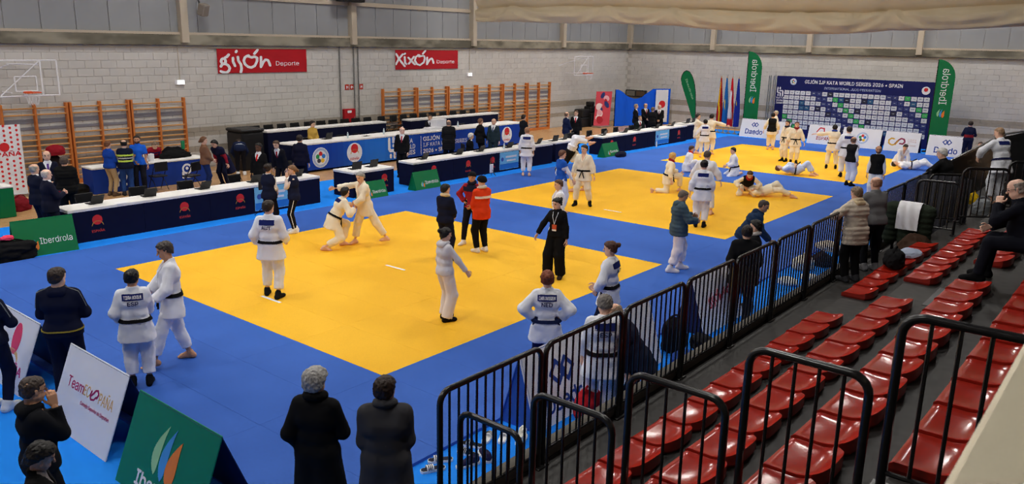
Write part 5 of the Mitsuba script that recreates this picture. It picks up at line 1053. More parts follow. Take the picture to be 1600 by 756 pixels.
# shoes and bags along the barrier
def slipper(x, y, rz, rgb, strap, lb, group=None, sole=(230, 230, 228)):
    k = thing('slipper', lb, 'slipper', group); m4 = trimesh.transformations.translation_matrix((x, y, -0.04)) @ trimesh.transformations.rotation_matrix(math.radians(rz), [0, 0, 1])
    pl = LineString([(-0.10, 0), (0.0, 0.0), (0.10, 0.008)]).buffer(0.045, 8); m = trimesh.creation.extrude_polygon(pl, 0.028, engine='earcut'); m.apply_transform(m4); put(k, 'sole', m, cloth(sole))
    m = trimesh.creation.extrude_polygon(pl.buffer(-0.007), 0.003, engine='earcut'); m.apply_translation((0, 0, 0.028)); m.apply_transform(m4); put(k, 'footbed', m, cloth(rgb))
    a = np.linspace(0.12, math.pi-0.12, 9); V_ = []
    for xx in (-0.005, 0.075):
        for q in a: V_.append((xx, 0.050*math.cos(q), 0.022+0.052*math.sin(q)))
    for xx in (-0.005, 0.075):
        for q in a: V_.append((xx, 0.044*math.cos(q), 0.018+0.050*math.sin(q)))
    F_ = []
    for j in range(8): F_ += [(j, j+1, j+10), (j, j+10, j+9), (18+j, 18+j+10, 18+j+1), (18+j, 18+j+9, 18+j+10), (j, 18+j, 18+j+1), (j, 18+j+1, j+1), (9+j, 9+j+1, 27+j+1), (9+j, 27+j+1, 27+j)]
    m = trimesh.Trimesh(np.array(V_), np.array(F_), process=False); m.apply_transform(m4); put(k, 'strap', m, cloth(strap))
    for j in range(3):
        xx = 0.015+0.02*j; m = tube([(xx, 0.052*math.cos(q), 0.022+0.0545*math.sin(q)) for q in a], 0.0035, 4); m.apply_transform(m4); put(k, 'stripe', m, cloth((236, 236, 236) if sum(strap) < 300 else (20, 20, 22)))
SL = [(-1.32, -2.30, 150, (40, 42, 56), (226, 226, 230), 'white slipper with a dark footbed by the corner of the mat, left of a pair'), (-1.12, -2.22, 140, (40, 42, 56), (226, 226, 230), 'white slipper with a dark footbed by the corner of the mat, right of a pair'),
      (-0.80, -2.36, 100, (24, 26, 30), (24, 26, 30), 'black slipper with white stripes, left one of its pair'), (-0.62, -2.25, 110, (24, 26, 30), (24, 26, 30), 'black slipper with white stripes, right one of its pair'),
      (-0.36, -2.28, 20, (226, 226, 224), (232, 232, 230), 'white slipper with black stripes, first of the two beside the white trainers'), (-0.24, -2.42, 25, (226, 226, 224), (232, 232, 230), 'white slipper with black stripes, second of the two beside the white trainers')]
for s_ in SL: slipper(*s_)
def trainer(x, y, rz, rgb, sole, lb):
    k = thing('trainer', lb, 'shoe'); m4 = trimesh.transformations.translation_matrix((x, y, -0.04)) @ trimesh.transformations.rotation_matrix(math.radians(rz), [0, 0, 1])
    v, f_ = blob([(np.array([-0.10, 0, 0.055]), np.array([0.0, 0, 0.05]), 0.042, 0.042), (np.array([0.0, 0, 0.045]), np.array([0.11, 0.006, 0.032]), 0.044, 0.034), (np.array([-0.09, 0, 0.09]), np.array([-0.03, 0, 0.085]), 0.034, 0.030)], 0.006, 0.02, minus=[lambda p: np.sqrt(((p-np.array([-0.065, 0, 0.125], np.float32))/np.array([1.5, 1, 1], np.float32))**2 @ np.ones(3, np.float32))-0.034])
    m = trimesh.Trimesh(v, f_, process=False); m.apply_transform(m4); put(k, 'upper', m, cloth(rgb), smooth=True)
    pl = LineString([(-0.10, 0), (0.0, 0.0), (0.11, 0.008)]).buffer(0.048, 8); m = trimesh.creation.extrude_polygon(pl, 0.026, engine='earcut'); m.apply_transform(m4); put(k, 'sole', m, cloth(sole))
    for j in range(3): m = tube([(0.0+0.022*j, -0.022, 0.083-0.008*j), (0.008+0.022*j, 0, 0.089-0.008*j), (0.0+0.022*j, 0.022, 0.083-0.008*j)], 0.004, 4); m.apply_transform(m4); put(k, 'lace', m, cloth((240, 240, 240)))
for a in ((-0.98, -2.52, 160, (40, 36, 64), (224, 224, 226), 'navy trainer with a pale sole below the black slippers, left of its pair'), (-0.72, -2.55, 60, (40, 36, 64), (224, 224, 226), 'navy trainer with a pale sole below the black slippers, right of its pair'), (-0.14, -2.62, 20, (214, 212, 200), (236, 236, 232), 'cream white trainer at the right end of the slippers, left of its pair'), (0.0, -2.52, 30, (214, 212, 200), (236, 236, 232), 'cream white trainer at the right end of the slippers, right of its pair'), (-1.78, -2.50, 70, (150, 150, 140), (60, 60, 56), 'grey green shoe at the hem of the grey coat')): trainer(*a)
bag('red sports bag held by the handles behind the barrier', 0.72, -2.98, 0.10, 0.26, 0.15, 0.24, (178, 30, 40), 21, 10, amp=0.15)
for x, y, sx, sy, sz, c, sd, lb in ((3.75, -2.55, 0.22, 0.18, 0.34, (16, 16, 20), 31, 'black rucksack on the azure carpet between two white boards'), (3.35, -2.95, 0.22, 0.2, 0.14, (30, 60, 130), 32, 'blue bag on the carpet behind the barrier between two white boards'), (4.15, -2.85, 0.25, 0.18, 0.15, (24, 26, 34), 33, 'dark bag on the carpet left of the board with red handwriting'), (8.55, -2.55, 0.22, 0.16, 0.10, (210, 214, 218), 34, 'white and blue towel bundle on the carpet behind the barrier'), (9.2, -2.75, 0.18, 0.14, 0.08, (216, 214, 206), 35, 'white shoes bag on the carpet below the bundle'), (9.95, -2.35, 0.30, 0.22, 0.20, (208, 202, 186), 36, 'cream patterned bag on the carpet behind the barrier'), (10.55, -2.55, 0.28, 0.22, 0.18, (18, 18, 20), 37, 'black bag lying against the cream patterned bag'), (12.0, -2.2, 0.32, 0.2, 0.14, (206, 196, 180), 38, 'pale jacket lying on the carpet farther along the barrier'), (12.3, -2.7, 0.28, 0.2, 0.16, (112, 66, 36), 39, 'brown bag on the carpet by the barrier'), (13.9, -2.55, 0.25, 0.2, 0.16, (90, 60, 50), 40, 'brown shoes bag on the carpet under the woman in the beige coat')): bag(lb, x, y, -0.04, sx, sy, sz, c, sd, sd*40, straps=(sd in (31, 36, 37)))
bag('black holdall standing on the front row seat beside the two people at the barrier', 7.15, -4.78, 1.07, 0.28, 0.17, 0.19, (18, 18, 20), 51, 5)
bag('blue and white jacket lying on the front row seat beside the black holdall', 8.1, -4.8, 1.07, 0.32, 0.18, 0.07, (150, 160, 180), 52, 0, 'folded_jacket', False, 'jacket')
bag('brown fur trimmed coat heaped behind the front row of the far block', 9.6, -4.55, 0.62, 0.4, 0.3, 0.36, (60, 42, 32), 53, 0, 'coat_heap', False, 'coat')
bag('yellow bag hanging by the far barrier beside the white judoka', 16.4, -4.35, 0.75, 0.16, 0.14, 0.20, (226, 186, 30), 54, 0)
# green puffer jacket with a towel over the far barrier
k = thing('puffer_jacket', 'dark green puffer jacket hung over the far aisle barrier', 'jacket')
v, f_ = blob([(np.array([10.0, -3.98, 1.52]), np.array([10.0, -4.62, 1.52]), 0.14, 0.14), (np.array([9.95, -4.0, 1.5]), np.array([9.93, -4.0, 0.95]), 0.15, 0.13), (np.array([9.95, -4.6, 1.5]), np.array([9.93, -4.6, 0.95]), 0.15, 0.13), (np.array([9.93, -4.3, 1.5]), np.array([9.92, -4.3, 0.95]), 0.16, 0.15)], 0.02, 0.06)
mm = trimesh.Trimesh(v, f_, process=False); v = v+mm.vertex_normals*(0.016*np.abs(np.sin(v[:, 2]*math.pi/0.11)))[:, None]; put(k, 'shell', (v, f_), cloth((38, 46, 36)), smooth=True)
k = thing('towel', 'white towel hanging over the green puffer jacket', 'towel'); rows = [(0.20, 1.20), (0.215, 1.45), (0.19, 1.60), (0.10, 1.685), (0.0, 1.70), (-0.10, 1.685), (-0.20, 1.58), (-0.22, 1.42), (-0.215, 1.18)]; V_, F_ = [], []
for i in range(13):
    for (dx, z) in rows: w_ = 0.012*math.sin(i*1.4+z*5); V_.append((9.95+dx*1.02+w_, -4.12-0.034*i-0.02*(1.7-z)*math.sin(i*0.8), z))
for i in range(12):
    for j in range(len(rows)-1): a = i*len(rows)+j; F_ += [(a, a+1, a+len(rows)+1), (a, a+len(rows)+1, a+len(rows))]
m = trimesh.Trimesh(np.array(V_), np.array(F_), process=False); m2 = m.copy(); m2.vertices = m2.vertices+m2.vertex_normals*0.008; m2.invert(); put(k, 'cloth', cat([m, m2]), 'board_white', smooth=True)
# covered stair side and dark things at the far end of the stands
k = thing('stair_cover', 'grey tarpaulin hanging in folds across the far end of the front tiers', 'tarpaulin')
V_, F_ = [], []; n_ = 44
for i in range(n_+1):
    q = i/n_; y = -3.92-1.0*q; fold = 0.045*math.sin(q*34)+0.02*math.sin(q*71+1); top = 1.92+0.10*math.sin(q*3.0)
    for j in range(7): V_.append((12.25+fold*(1.1-j/7*0.8), y, (0.60 if q < 0.68 else 1.0)+(top-(0.60 if q < 0.68 else 1.0))*j/6))
for i in range(n_):
    for j in range(6): a = i*7+j; F_ += [(a, a+1, a+8), (a, a+8, a+7)]
m = trimesh.Trimesh(np.array(V_), np.array(F_), process=False); m2 = m.copy(); m2.apply_translation((0.02, 0, 0)); m2.invert(); put(k, 'cloth', cat([m, m2]), mat('tarp', (64, 64, 70), 0.7, 0.25), smooth=50)
k = thing('rail_cover', 'black cloth draped over the sloping rail behind the grey tarpaulin', 'cloth')
put(k, 'cloth', prism(Polygon([(0, 0), (10, 0), (10, 1.42), (5, 1.36), (0, 1.27)]), 0.05, (13.2, -3.87, 0.62), XR, YU), 'plastic_black')
put(k, 'top_rail', bar((13.2, -3.90, 1.90), (23.1, -3.90, 2.05), 0.035), 'rail_black')
k = thing('stair_parapet', 'black sloping parapet with a shiny hand rail beyond the leaning white judoka', 'parapet'); put(k, 'panel', prism(Polygon([(0, 0), (3.2, 0), (3.2, 2.2), (0, 1.2)]), 0.08, (19.5, -4.2, 1.0), unit([0.35, -1, 0]), YU), 'plastic_black'); put(k, 'hand_rail', bar((19.3, -4.4, 2.35), (20.3, -7.0, 2.95), 0.03), 'chrome')
for x, y, sx, sy, sz, c, sd, lb in ((13.2, -5.6, 0.30, 0.24, 0.26, (22, 22, 24), 61, 'black bag on the stand deck behind the barrier at the far right'), (12.9, -6.3, 0.26, 0.2, 0.2, (150, 60, 40), 62, 'orange red bag on the stand deck at the far right'), (14.0, -5.9, 0.3, 0.25, 0.3, (34, 36, 44), 63, 'dark rucksack on the stand deck at the far right'), (13.6, -5.0, 0.22, 0.2, 0.24, (120, 124, 128), 64, 'grey bag at the feet of the leaning white judoka')): bag(lb, x, y, TIER(3) if y < -5.44 else TIER(2), sx, sy, sz, c, sd, sd*30)

# ---------------------------------------------------------------- the people
WH, CR, NV, BK = (226, 228, 236), (236, 225, 202), (18, 22, 44), (14, 14, 17)
GIW = dict(top=('gi', WH), bottom=('gi', WH), vneck=0.20); GIC = dict(top=('gi', CR), bottom=('gi', CR), vneck=0.20)
def suit(c=(18, 19, 28), tie=(140, 24, 34), v=0.24): return dict(top=('suit', c), bottom=('suit', c), under=('tshirt', (222, 222, 226), 0), vneck=v, tie=tie, feet=('shoe', (14, 14, 15)))
def track(c=NV, b=None): return dict(top=('track', c), bottom=('track', b or c), feet=('trainer', (208, 210, 214)))
DK, BR, GR, BKH = (40, 30, 25), (70, 48, 34), (150, 148, 146), (18, 15, 14)
P = person
# -- foreground, left
P('person', 'person in navy tracksuit with folded arms, cut off by the photo\'s left edge', -3.87, 2.84, 36, 1.78, -0.04, ppm=128, L='cross', R='cross', head=(-10, 0), hood=NV, piping=(120, 120, 116), hair=('short', DK), **track())
P('person', 'heavy man in navy tracksuit with folded arms between two white boards', -3.15, 2.50, 52, 1.80, -0.04, ppm=126, girth=1.2, hood=NV, piping=(120, 120, 116), L='cross', R='cross', head=(-30, 0), hair=('short', (44, 32, 26)), bands=((0.015, 0.008, (150, 130, 50), 'hem_line'),), **track())
P('person', 'man with glasses, hand at mouth, dark jacket, in the lower left corner', -4.66, -0.71, -8, 1.75, -0.04, ppm=180, girth=1.08, R='chin', L='down', hood=(16, 17, 22), glasses=True, hair=('crop', (58, 46, 40)), skin='tan', head=(8, 4), **track((16, 17, 22)))
P('person', 'dark haired person looking down at the bottom left corner, below the man with glasses', -5.01, -1.67, -25, 1.60, -0.04, ppm=200, sex='f', L='down', R='down', hair=('long', BKH), skin='tan', head=(0, 22), under=('tshirt', (120, 112, 110), 0), vneck=0.16, **track((14, 14, 16)))
P('person', 'woman judoka in white from behind, hair bun, navy name patch and ESP below', -2.38, 2.16, 60, 1.64, ppm=116, sex='f', girth=1.1, L=(0.16, 0.20, 0.95, -1, 0.6, 0), R=(0.36, -0.16, 0.98, -0.7, -0.6, -0.3), patch=('TIERA ROQUE', 'ESP'), belt=BK, hair=('bun', BKH), feet=('sock', (16, 18, 24)), skin='tan', head=(-12, 5), **GIW)
P('person', 'tall barefoot judoka in white facing left, holding his belt end beside a woman judoka', -1.66, 2.55, 156, 1.83, ppm=108, girth=0.95, L=(0.26, 0.16, 0.96, -0.6, 0.6, -0.2), R=(0.30, -0.10, 0.98, -0.5, -1, -0.2), lf=(0.30, 0.10, 12), rf=(-0.18, -0.12, -20), belt=BK, hair=('short', (56, 48, 44)), skin='tan', head=(4, 14), **GIW)
P('person', 'grey haired man in long black coat from behind, left of the man in grey coat', -2.95, -2.44, 27, 1.78, -0.04, ppm=174, girth=0.98, hem=0.62, R=(0.30, -0.10, 1.08, -0.7, -0.6, -0.6), L='pocket', scarf=(15, 15, 17), hair=('thick', GR), head=(-14, 0), top=('coat', (15, 15, 17)), bottom=('suit', (15, 15, 17)), feet=('shoe', BK))
P('person', 'dark haired man in long dark grey coat from behind, below the near mat corner', -2.62, -3.00, 44, 1.76, -0.04, ppm=176, girth=1.12, hem=0.62, L=(0.26, 0.10, 1.04, -0.9, 0.4, -0.5), R=(0.26, -0.10, 1.04, -0.9, -0.4, -0.5), hair=('short', (40, 26, 20)), head=(-18, 0), scarf=(58, 58, 62), top=('coat', (58, 58, 62)), bottom=('suit', (24, 24, 28)), feet=('shoe', BK))
# -- near mat
P('person', 'judoka in white with AUT on his back and black socks on the near yellow mat', 1.05, 4.14, 34, 1.81, ppm=86, L=(0.08, 0.25, 0.92, -1, 0.5, 0), R=(0.24, -0.20, 0.98, -1, -0.4, 0), lf=(0.10, 0.14, 10), rf=(-0.08, -0.13, -14), patch=('', 'AUT'), belt=BK, feet=('sock', (20, 22, 26)), hair=('short', DK), head=(-22, 0), **GIW)
P('person', 'crouching judoka in white gripping the older judoka on the near yellow mat', 4.06, 6.16, -22, 1.72, ppm=69, hip=0.68, lean=30, L=(0.50, 0.12, 0.98), R=(0.46, -0.14, 0.92), lf=(0.24, 0.16, 8), rf=(-0.28, -0.14, -18), lknee=(1, 0.35, 0.2), rknee=(1, -0.35, 0.2), patch=('', ''), belt=BK, hair=('short', BKH), head=(20, -20), **GIC)
P('person', 'older grey haired judoka with an outstretched arm, grappling on the near yellow mat', 4.78, 5.92, 168, 1.74, ppm=69, lean=10, side=4, R=(0.62, -0.34, 1.32, 0, -1, -0.5), L=(0.34, 0.06, 0.98, 0, 1, -0.6), lf=(-0.42, 0.30, -30), rf=(0.20, -0.16, 10), hair=('short', GR), beard=None, head=(20, 10), scarf=None, **GIC)
P('person', 'woman in pale grey fleece and white trousers, arm held out, on the near mat', 2.26, 0.97, -14, 1.62, ppm=92, sex='f', L='down', R=(0.34, -0.30, 0.86, -0.6, -0.6, 0), lf=(0.06, 0.10, 5), rf=(-0.02, -0.10, -8), hair=('bun', BKH), head=(-6, 6), hood=(200, 198, 204), feet=('shoe', (24, 22, 22)), top=('track', (202, 200, 206)), bottom=('wide', (222, 214, 212)))
P('person', 'woman all in black wearing a lanyard with an orange badge', 5.66, 1.14, 190, 1.64, ppm=77, sex='f', girth=1.1, R=(0.22, -0.36, 0.94, -0.5, -1, 0), L='down', hair=('bun', BKH), head=(-20, 10), lanyard=True, feet=('shoe', (50, 40, 36)), lf=(0.04, 0.13, 14), rf=(0.10, -0.15, -20), top=('track', (15, 15, 17)), bottom=('wide', (15, 15, 17)))
P('person', 'red haired woman judoka with hands on hips and NED on her back', 1.26, -1.90, 38, 1.66, 0, ppm=120, sex='f', girth=1.08, L='hips', R='hips', patch=('I.MEUWISSEN', 'NED'), belt=(24, 34, 70), hair=('bun', (112, 52, 26)), top=('gi', WH), bottom=('suit', (22, 32, 74)), feet=('shoe', BK), vneck=0.2)
P('person', 'woman judoka in a white jacket and dark trousers standing in profile behind the barrier', 3.12, -1.72, 100, 1.70, ppm=102, sex='f', L=(0.16, 0.16, 0.94, -0.6, 1, 0), R='front', patch=('', 'AUT'), belt=BK, hair=('bun', (70, 40, 28)), head=(16, 4), top=('gi', WH), bottom=('suit', (18, 24, 50)), feet=('shoe', BK), vneck=0.2)
P('person', 'person in navy tracksuit with a cream scarf, from behind on the near mat', 4.99, 3.59, 8, 1.69, ppm=74, L='front', R='front', scarf=(222, 200, 160), hair=('short', BKH), head=(-20, 0), **{**track((20, 24, 46)), 'feet': ('sock', (20, 20, 26))})
P('person', 'man in black beanie and navy red jacket, facing the orange jacket', 6.53, 4.22, 208, 1.70, ppm=67, R='hips', L='front', hat=(18, 18, 22), hair=None, skin='tan', feet=('sock', (224, 218, 214)), lf=(0.06, 0.14, 10), rf=(0.18, -0.16, -24), scarf=(24, 26, 44), top=('track', (150, 32, 42)), bottom=('track', (18, 18, 26)), bands=((0.45, 0.05, (24, 26, 46), 'yoke'), (0.40, 0.05, (24, 26, 46), 'yoke')))
P('person', 'man in a bright orange red jacket with a white back stripe and a black beanie', 6.07, 3.51, 78, 1.74, ppm=70, girth=1.1, L='front', R='front', hat=(18, 18, 22), hair=None, scarf=(216, 206, 196), feet=('sock', (228, 224, 222)), bands=((0.34, 0.028, (232, 214, 204), 'back_stripe'),), hem=0.16, top=('track', (216, 62, 26)), bottom=('track', (16, 16, 20)))
P('person', 'young judoka in a white jacket partly hidden behind the woman with the orange badge', 7.18, 2.21, 136, 1.70, ppm=71, hair=('crop', (84, 58, 42)), head=(4, 6), feet=('bare', None), **GIW)
# -- tables, left to right
P('person', 'woman in a navy vest with white sleeves seen from behind beside the light blue poster', 4.00, 8.50, 20, 1.68, ppm=66, sex='f', L='front', R='front', hair=('bun', (40, 30, 26)), under=('knit', (226, 222, 218)), top=('vest', (20, 26, 50)), bottom=('track', (18, 20, 34)), feet=('trainer', (220, 220, 222)))
P('person', 'coach in navy vest with white sleeves and trainers, hand at the mouth', 4.38, 8.04, 146, 1.66, ppm=64, R='down', L='chin', hair=('tail', (120, 88, 62)), head=(10, 6), under=('knit', (222, 206, 196)), top=('vest', (22, 28, 54)), bottom=('track', (18, 18, 24)), feet=('trainer', (232, 232, 232)), stripe=(220, 220, 224))
P('person', 'man in a black suit with a red tie standing behind the long left judges table', 5.95, 11.80, 205, 1.76, -0.046, ppm=56, hair=('short', BKH), skin='dark', **suit((17, 17, 20), (190, 40, 40)))
P('person', 'man in dark suit with red tie bending forward behind the left judges table', 7.35, 12.75, 205, 1.72, -0.046, ppm=51, lean=26, L='low', R='low', hair=('short', BR), **suit((22, 22, 30)))
P('person', 'person in dark navy jacket from behind, at the blue banner\'s left end', 7.99, 12.69, 35, 1.76, -0.046, ppm=51, hair=('short', DK), top=('suit', (20, 20, 42)), bottom=('suit', (18, 18, 34)), feet=('shoe', BK))
P('person', 'grey haired man in navy suit in profile, leftmost of four men near the left edge', 0.16, 11.97, 8, 1.74, -0.046, ppm=68, girth=1.1, R='front', L='front', hair=('ring', (150, 146, 142)), **suit((22, 26, 44)))
P('person', 'bald man in dark suit with purple tie, facing the camera among four men', 1.13, 13.75, 250, 1.78, -0.046, ppm=62, hair=('ring', (80, 70, 62)), L='front', R='front', **suit((20, 22, 40), (90, 60, 130)))
P('person', 'bald man in a dark navy suit with raised hands behind the left green board', 0.02, 10.95, -6, 1.75, -0.046, ppm=72, girth=1.15, L='phone', R='phone', hair=('ring', (190, 180, 172)), skin='fair', **suit((22, 24, 42), (150, 20, 50)))
P('person', 'man in black puffer jacket with his back turned, among four men near the left edge', 1.12, 12.72, 58, 1.74, -0.046, ppm=64, girth=1.1, hair=('short', (74, 62, 54)), L='front', R='front', top=('puffer', (17, 17, 18)), bottom=('suit', (17, 17, 18)), feet=('shoe', BK))
P('person', 'woman in a blue top and khaki trousers at the info table', 3.60, 15.86, 18, 1.64, -0.046, ppm=53, sex='f', girth=1.1, hair=('short', (112, 70, 44)), L='front', R='front', top=('track', (24, 66, 160)), bottom=('jeans', (176, 150, 112)), feet=('shoe', (90, 70, 54)))
P('person', 'person in a dark vest with yellow reflective bands seen from behind at the info table', 3.95, 15.60, 66, 1.66, -0.046, ppm=53, girth=1.15, L='front', R='front', hair=('ring', BKH), under=('knit', (140, 142, 146)), top=('vest', (18, 24, 44)), bottom=('jeans', (34, 64, 120)), feet=('shoe', (40, 40, 44)), bands=((0.33, 0.028, (196, 220, 90), 'reflective_band'), (0.15, 0.028, (196, 220, 90), 'reflective_band'), (0.24, 0.018, (190, 190, 190), 'lettering_band')))
P('person', 'man in a bright blue T-shirt facing the camera at the info table', 4.42, 15.75, 236, 1.74, -0.046, ppm=53, hair=('short', DK), skin='tan', L='down', R='front', beard=(70, 52, 44), top=('tshirt', (30, 96, 210)), bottom=('suit', (22, 24, 34)), feet=('shoe', BK))
P('person', 'person in a red and navy jacket bending over the cases behind the info table', 5.75, 17.55, 255, 1.70, -0.046, ppm=49, hip=0.78, lean=52, L='low', R='low', hair=('short', (120, 100, 84)), top=('track', (150, 26, 44)), bottom=('track', NV), bands=((0.38, 0.07, (24, 44, 100), 'yoke'),), feet=('shoe', BK))
P('person', 'woman in brown sweater and blue jeans by the info table\'s right end', 5.95, 14.70, -22, 1.68, -0.046, ppm=52, sex='f', girth=1.14, hair=('tail', (104, 70, 46)), L='front', R='front', top=('knit', (120, 86, 66)), bottom=('jeans', (26, 44, 92)), feet=('shoe', (60, 40, 34)))
P('person', 'person in a long dark coat with red sleeves bending forward beside the woman in brown', 6.80, 15.05, 200, 1.70, -0.046, ppm=49, hip=0.88, lean=40, L='low', R='low', hem=0.5, hair=('long', BKH), under=('knit', (156, 34, 52)), top=('coat', (24, 26, 52)), sleeves=0.6, bottom=('track', NV), feet=('shoe', BK))
P('person', 'person in a navy jacket with a white stripe bending down beside the tall black case', 8.30, 16.5, 60, 1.72, -0.046, ppm=45, lean=78, L=(0.55, 0.15, 0.55), R=(0.55, -0.15, 0.55), hair=('short', DK), top=('track', (22, 32, 60)), bottom=('track', (18, 18, 24)), bands=((0.10, 0.02, (200, 204, 210), 'stripe_band'),), feet=('trainer', (224, 224, 222)))
P('person', 'woman with long dark hair in a mustard yellow jacket seated behind the head table', 11.50, 16.72, 262, 1.70, 0.10, ppm=42, sex='f', hip=0.74, L='front', R='front', lf=(0.42, 0.1, 0), rf=(0.42, -0.1, 0), hair=('long', (34, 24, 22)), head=(30, 6), top=('track', (186, 150, 70)), bottom=('jeans', (30, 30, 40)), feet=('shoe', BK))
P('person', 'bald man in black suit facing the camera in front of the blue banner\'s KATA lettering', 12.05, 12.45, 218, 1.75, -0.046, ppm=46, girth=1.1, hair=('ring', (190, 176, 166)), skin='fair', L='low', R='down', head=(20, 4), **suit((17, 17, 20), (150, 50, 60)))
P('person', 'official in a dark jacket seated behind the white paper boxes', 17.75, 16.80, 225, 1.72, 0.10, ppm=36, hip=0.60, L='front', R='front', lf=(0.42, 0.1, 0), rf=(0.42, -0.1, 0), hair=('short', (90, 70, 56)), **suit((30, 30, 36), (40, 40, 60)))
P('person', 'bald man in long black padded coat from behind, before the blue banner', 15.01, 13.07, 46, 1.76, -0.046, ppm=42, girth=1.12, hem=0.32, L='front', R='front', hair=('ring', (120, 100, 90)), top=('puffer', (24, 24, 26)), bottom=('suit', (20, 20, 24)), feet=('shoe', BK))
P('person', 'white haired man in a black suit seated behind the middle judges table', 15.45, 12.45, -30, 1.72, -0.046, ppm=41, hip=0.50, lean=8, L='front', R='front', lf=(0.42, 0.1, 0), rf=(0.42, -0.1, 0), hair=('thick', (206, 202, 198)), **suit((17, 17, 20)))
P('person', 'man in black jacket talking to a man in grey green before the blue banner', 16.45, 12.75, -20, 1.76, -0.046, ppm=40, hair=('short', (120, 84, 64)), L='pocket', R='front', top=('suit', (18, 18, 22)), bottom=('suit', (18, 18, 22)), feet=('shoe', BK))
P('person', 'man in grey green jacket and white shirt before the blue banner', 16.90, 12.45, 205, 1.75, -0.046, ppm=41, hair=('ring', (160, 110, 84)), L='down', R='low', **suit((38, 54, 64), (80, 90, 120)))
P('person', 'man in dark jacket at the head table\'s right end, before the wall bars', 19.2, 12.8, -10, 1.75, -0.046, ppm=38, L='front', R='front', hair=('short', DK), top=('suit', (26, 28, 34)), bottom=('suit', (22, 24, 30)), feet=('shoe', BK))
P('person', 'man in navy suit in profile, left of a pair beside the wall bars', 21.70, 12.40, -24, 1.75, -0.046, ppm=36, hair=('ring', (110, 84, 66)), L='down', R='front', **suit((24, 34, 66), (110, 110, 120)))
P('person', 'man in black suit with red tie, right of a pair beside the wall bars', 22.45, 12.42, 208, 1.78, -0.046, ppm=36, hair=('short', BR), L='down', R='down', **suit((18, 18, 22), (180, 40, 50)))
P('person', 'man in a dark suit in profile, leftmost of the standing group before the blue drape', 28.41, 12.93, -66, 1.76, -0.046, ppm=31, hair=('short', (150, 130, 116)), L='front', R='front', **suit((20, 20, 26)))
P('person', 'man in a dark suit before the white hanging banner with the red ball', 29.23, 12.85, -120, 1.76, -0.046, ppm=31, hair=('ring', (90, 70, 58)), L='front', R='front', **suit((20, 20, 24)))
P('person', 'man in a dark coat with his back turned in the group before the blue drape', 28.48, 12.0, 20, 1.66, -0.046, ppm=31, hair=('short', (110, 90, 78)), L='front', R='front', top=('suit', (22, 22, 26)), bottom=('suit', (20, 20, 24)), feet=('shoe', BK))
P('person', 'bald man with white shirt and clasped hands, rightmost of the group before the blue drape', 29.10, 11.98, 205, 1.76, -0.046, ppm=31, girth=1.1, hair=('ring', (170, 150, 138)), L='front', R='front', **suit((18, 18, 22), (110, 60, 60)))
P('person', 'man in a dark green black jacket seated behind the far judges table', 27.45, 12.1, 225, 1.72, -0.046, ppm=32, hip=0.50, L='front', R='front', lf=(0.42, 0.1, 0), rf=(0.42, -0.1, 0), hair=('short', (100, 80, 68)), **suit((22, 30, 28)))
# -- middle and far mats
P('person', 'person in a blue T-shirt over white sleeves walking on the middle yellow mat', 10.88, 4.83, -26, 1.76, ppm=57, L='down', R=(0.26, -0.24, 0.88), hair=('short', (96, 62, 44)), head=(-8, 6), under=('knit', (230, 230, 234)), top=('tshirt', (32, 84, 176)), sleeves=0.35, bottom=('gi', WH))
P('person', 'judoka in a black vest carried upside down with white legs in the air', 13.55, 6.42, 125, 1.70, 0.0, ppm=50, hip=1.30, lean=148, L=(0.35, 0.25, 0.45), R=(0.40, -0.2, 0.5), lf=(-0.62, 0.12, 1.66, -1, 0, 0.6), rf=(-0.55, -0.16, 1.78, -1, 0, 0.7), lknee=(0, 0, 1), rknee=(0, 0, 1), under=('gi', WH), top=('vest', (20, 20, 22)), bottom=('gi', WH), hair=('short', DK))
P('person', 'judoka in cream bending under an upside down one on the middle mat', 13.95, 6.30, 125, 1.72, ppm=50, hip=0.86, lean=28, L=(0.35, 0.2, 1.05), R=(0.35, -0.2, 1.1), lf=(0.22, 0.14, 0), rf=(-0.16, -0.14, -10), belt=BK, hair=('short', BKH), **GIC)
P('person', 'judoka in cream with black belt walking towards the camera on the middle mat', 12.12, 4.92, 196, 1.79, ppm=54, L=(0.02, 0.33, 0.84, -1, 0.5, 0), R=(0.08, -0.30, 0.84, -1, -0.5, 0), lf=(-0.06, 0.20, 24), rf=(0.10, -0.18, -8), belt=BK, feet=('sock', (22, 22, 22)), hair=('short', DK), head=(-20, 4), **GIC)
P('person', 'judoka in white seen from behind beside the light blue poster of the middle judges table', 15.09, 9.37, 36, 1.73, ppm=45, L='down', R='down', patch=('', ''), belt=BK, hair=('short', (150, 110, 84)), **GIW)
P('person', 'judoka in white seen from behind near the left corner of the far yellow mat', 24.35, 7.14, 30, 1.62, ppm=40, sex='f', L=(0.05, 0.46, 0.85), R='front', patch=('', ''), belt=BK, hair=('bun', BKH), **GIW)
P('person', 'judoka in cream in profile, left of two before the green teardrop flag', 25.35, 8.0, -60, 1.74, ppm=40, L='cross', R='reach', hair=('short', DK), **GIC)
P('person', 'judoka in cream with one arm stretched right, before the furled flags', 25.45, 7.40, 5, 1.76, ppm=40, R=(0.30, -0.62, 1.25, 0, -1, -0.3), L='front', belt=BK, hair=('short', BKH), **GIC)
P('person', 'blond judoka with a red scarf kneeling on one knee on the middle yellow mat', 15.85, 4.20, -50, 1.74, ppm=49, hip=0.50, lean=10, L=(0.42, 0.16, 0.62), R=(0.05, -0.34, 0.45), lf=(0.44, 0.16, 10), rf=(-0.48, -0.14, 0.09, 0.2, 0, -1), rknee=(0.6, -0.1, -1), belt=BK, scarf=(150, 30, 44), hair=('thick', (206, 164, 96)), **GIC)
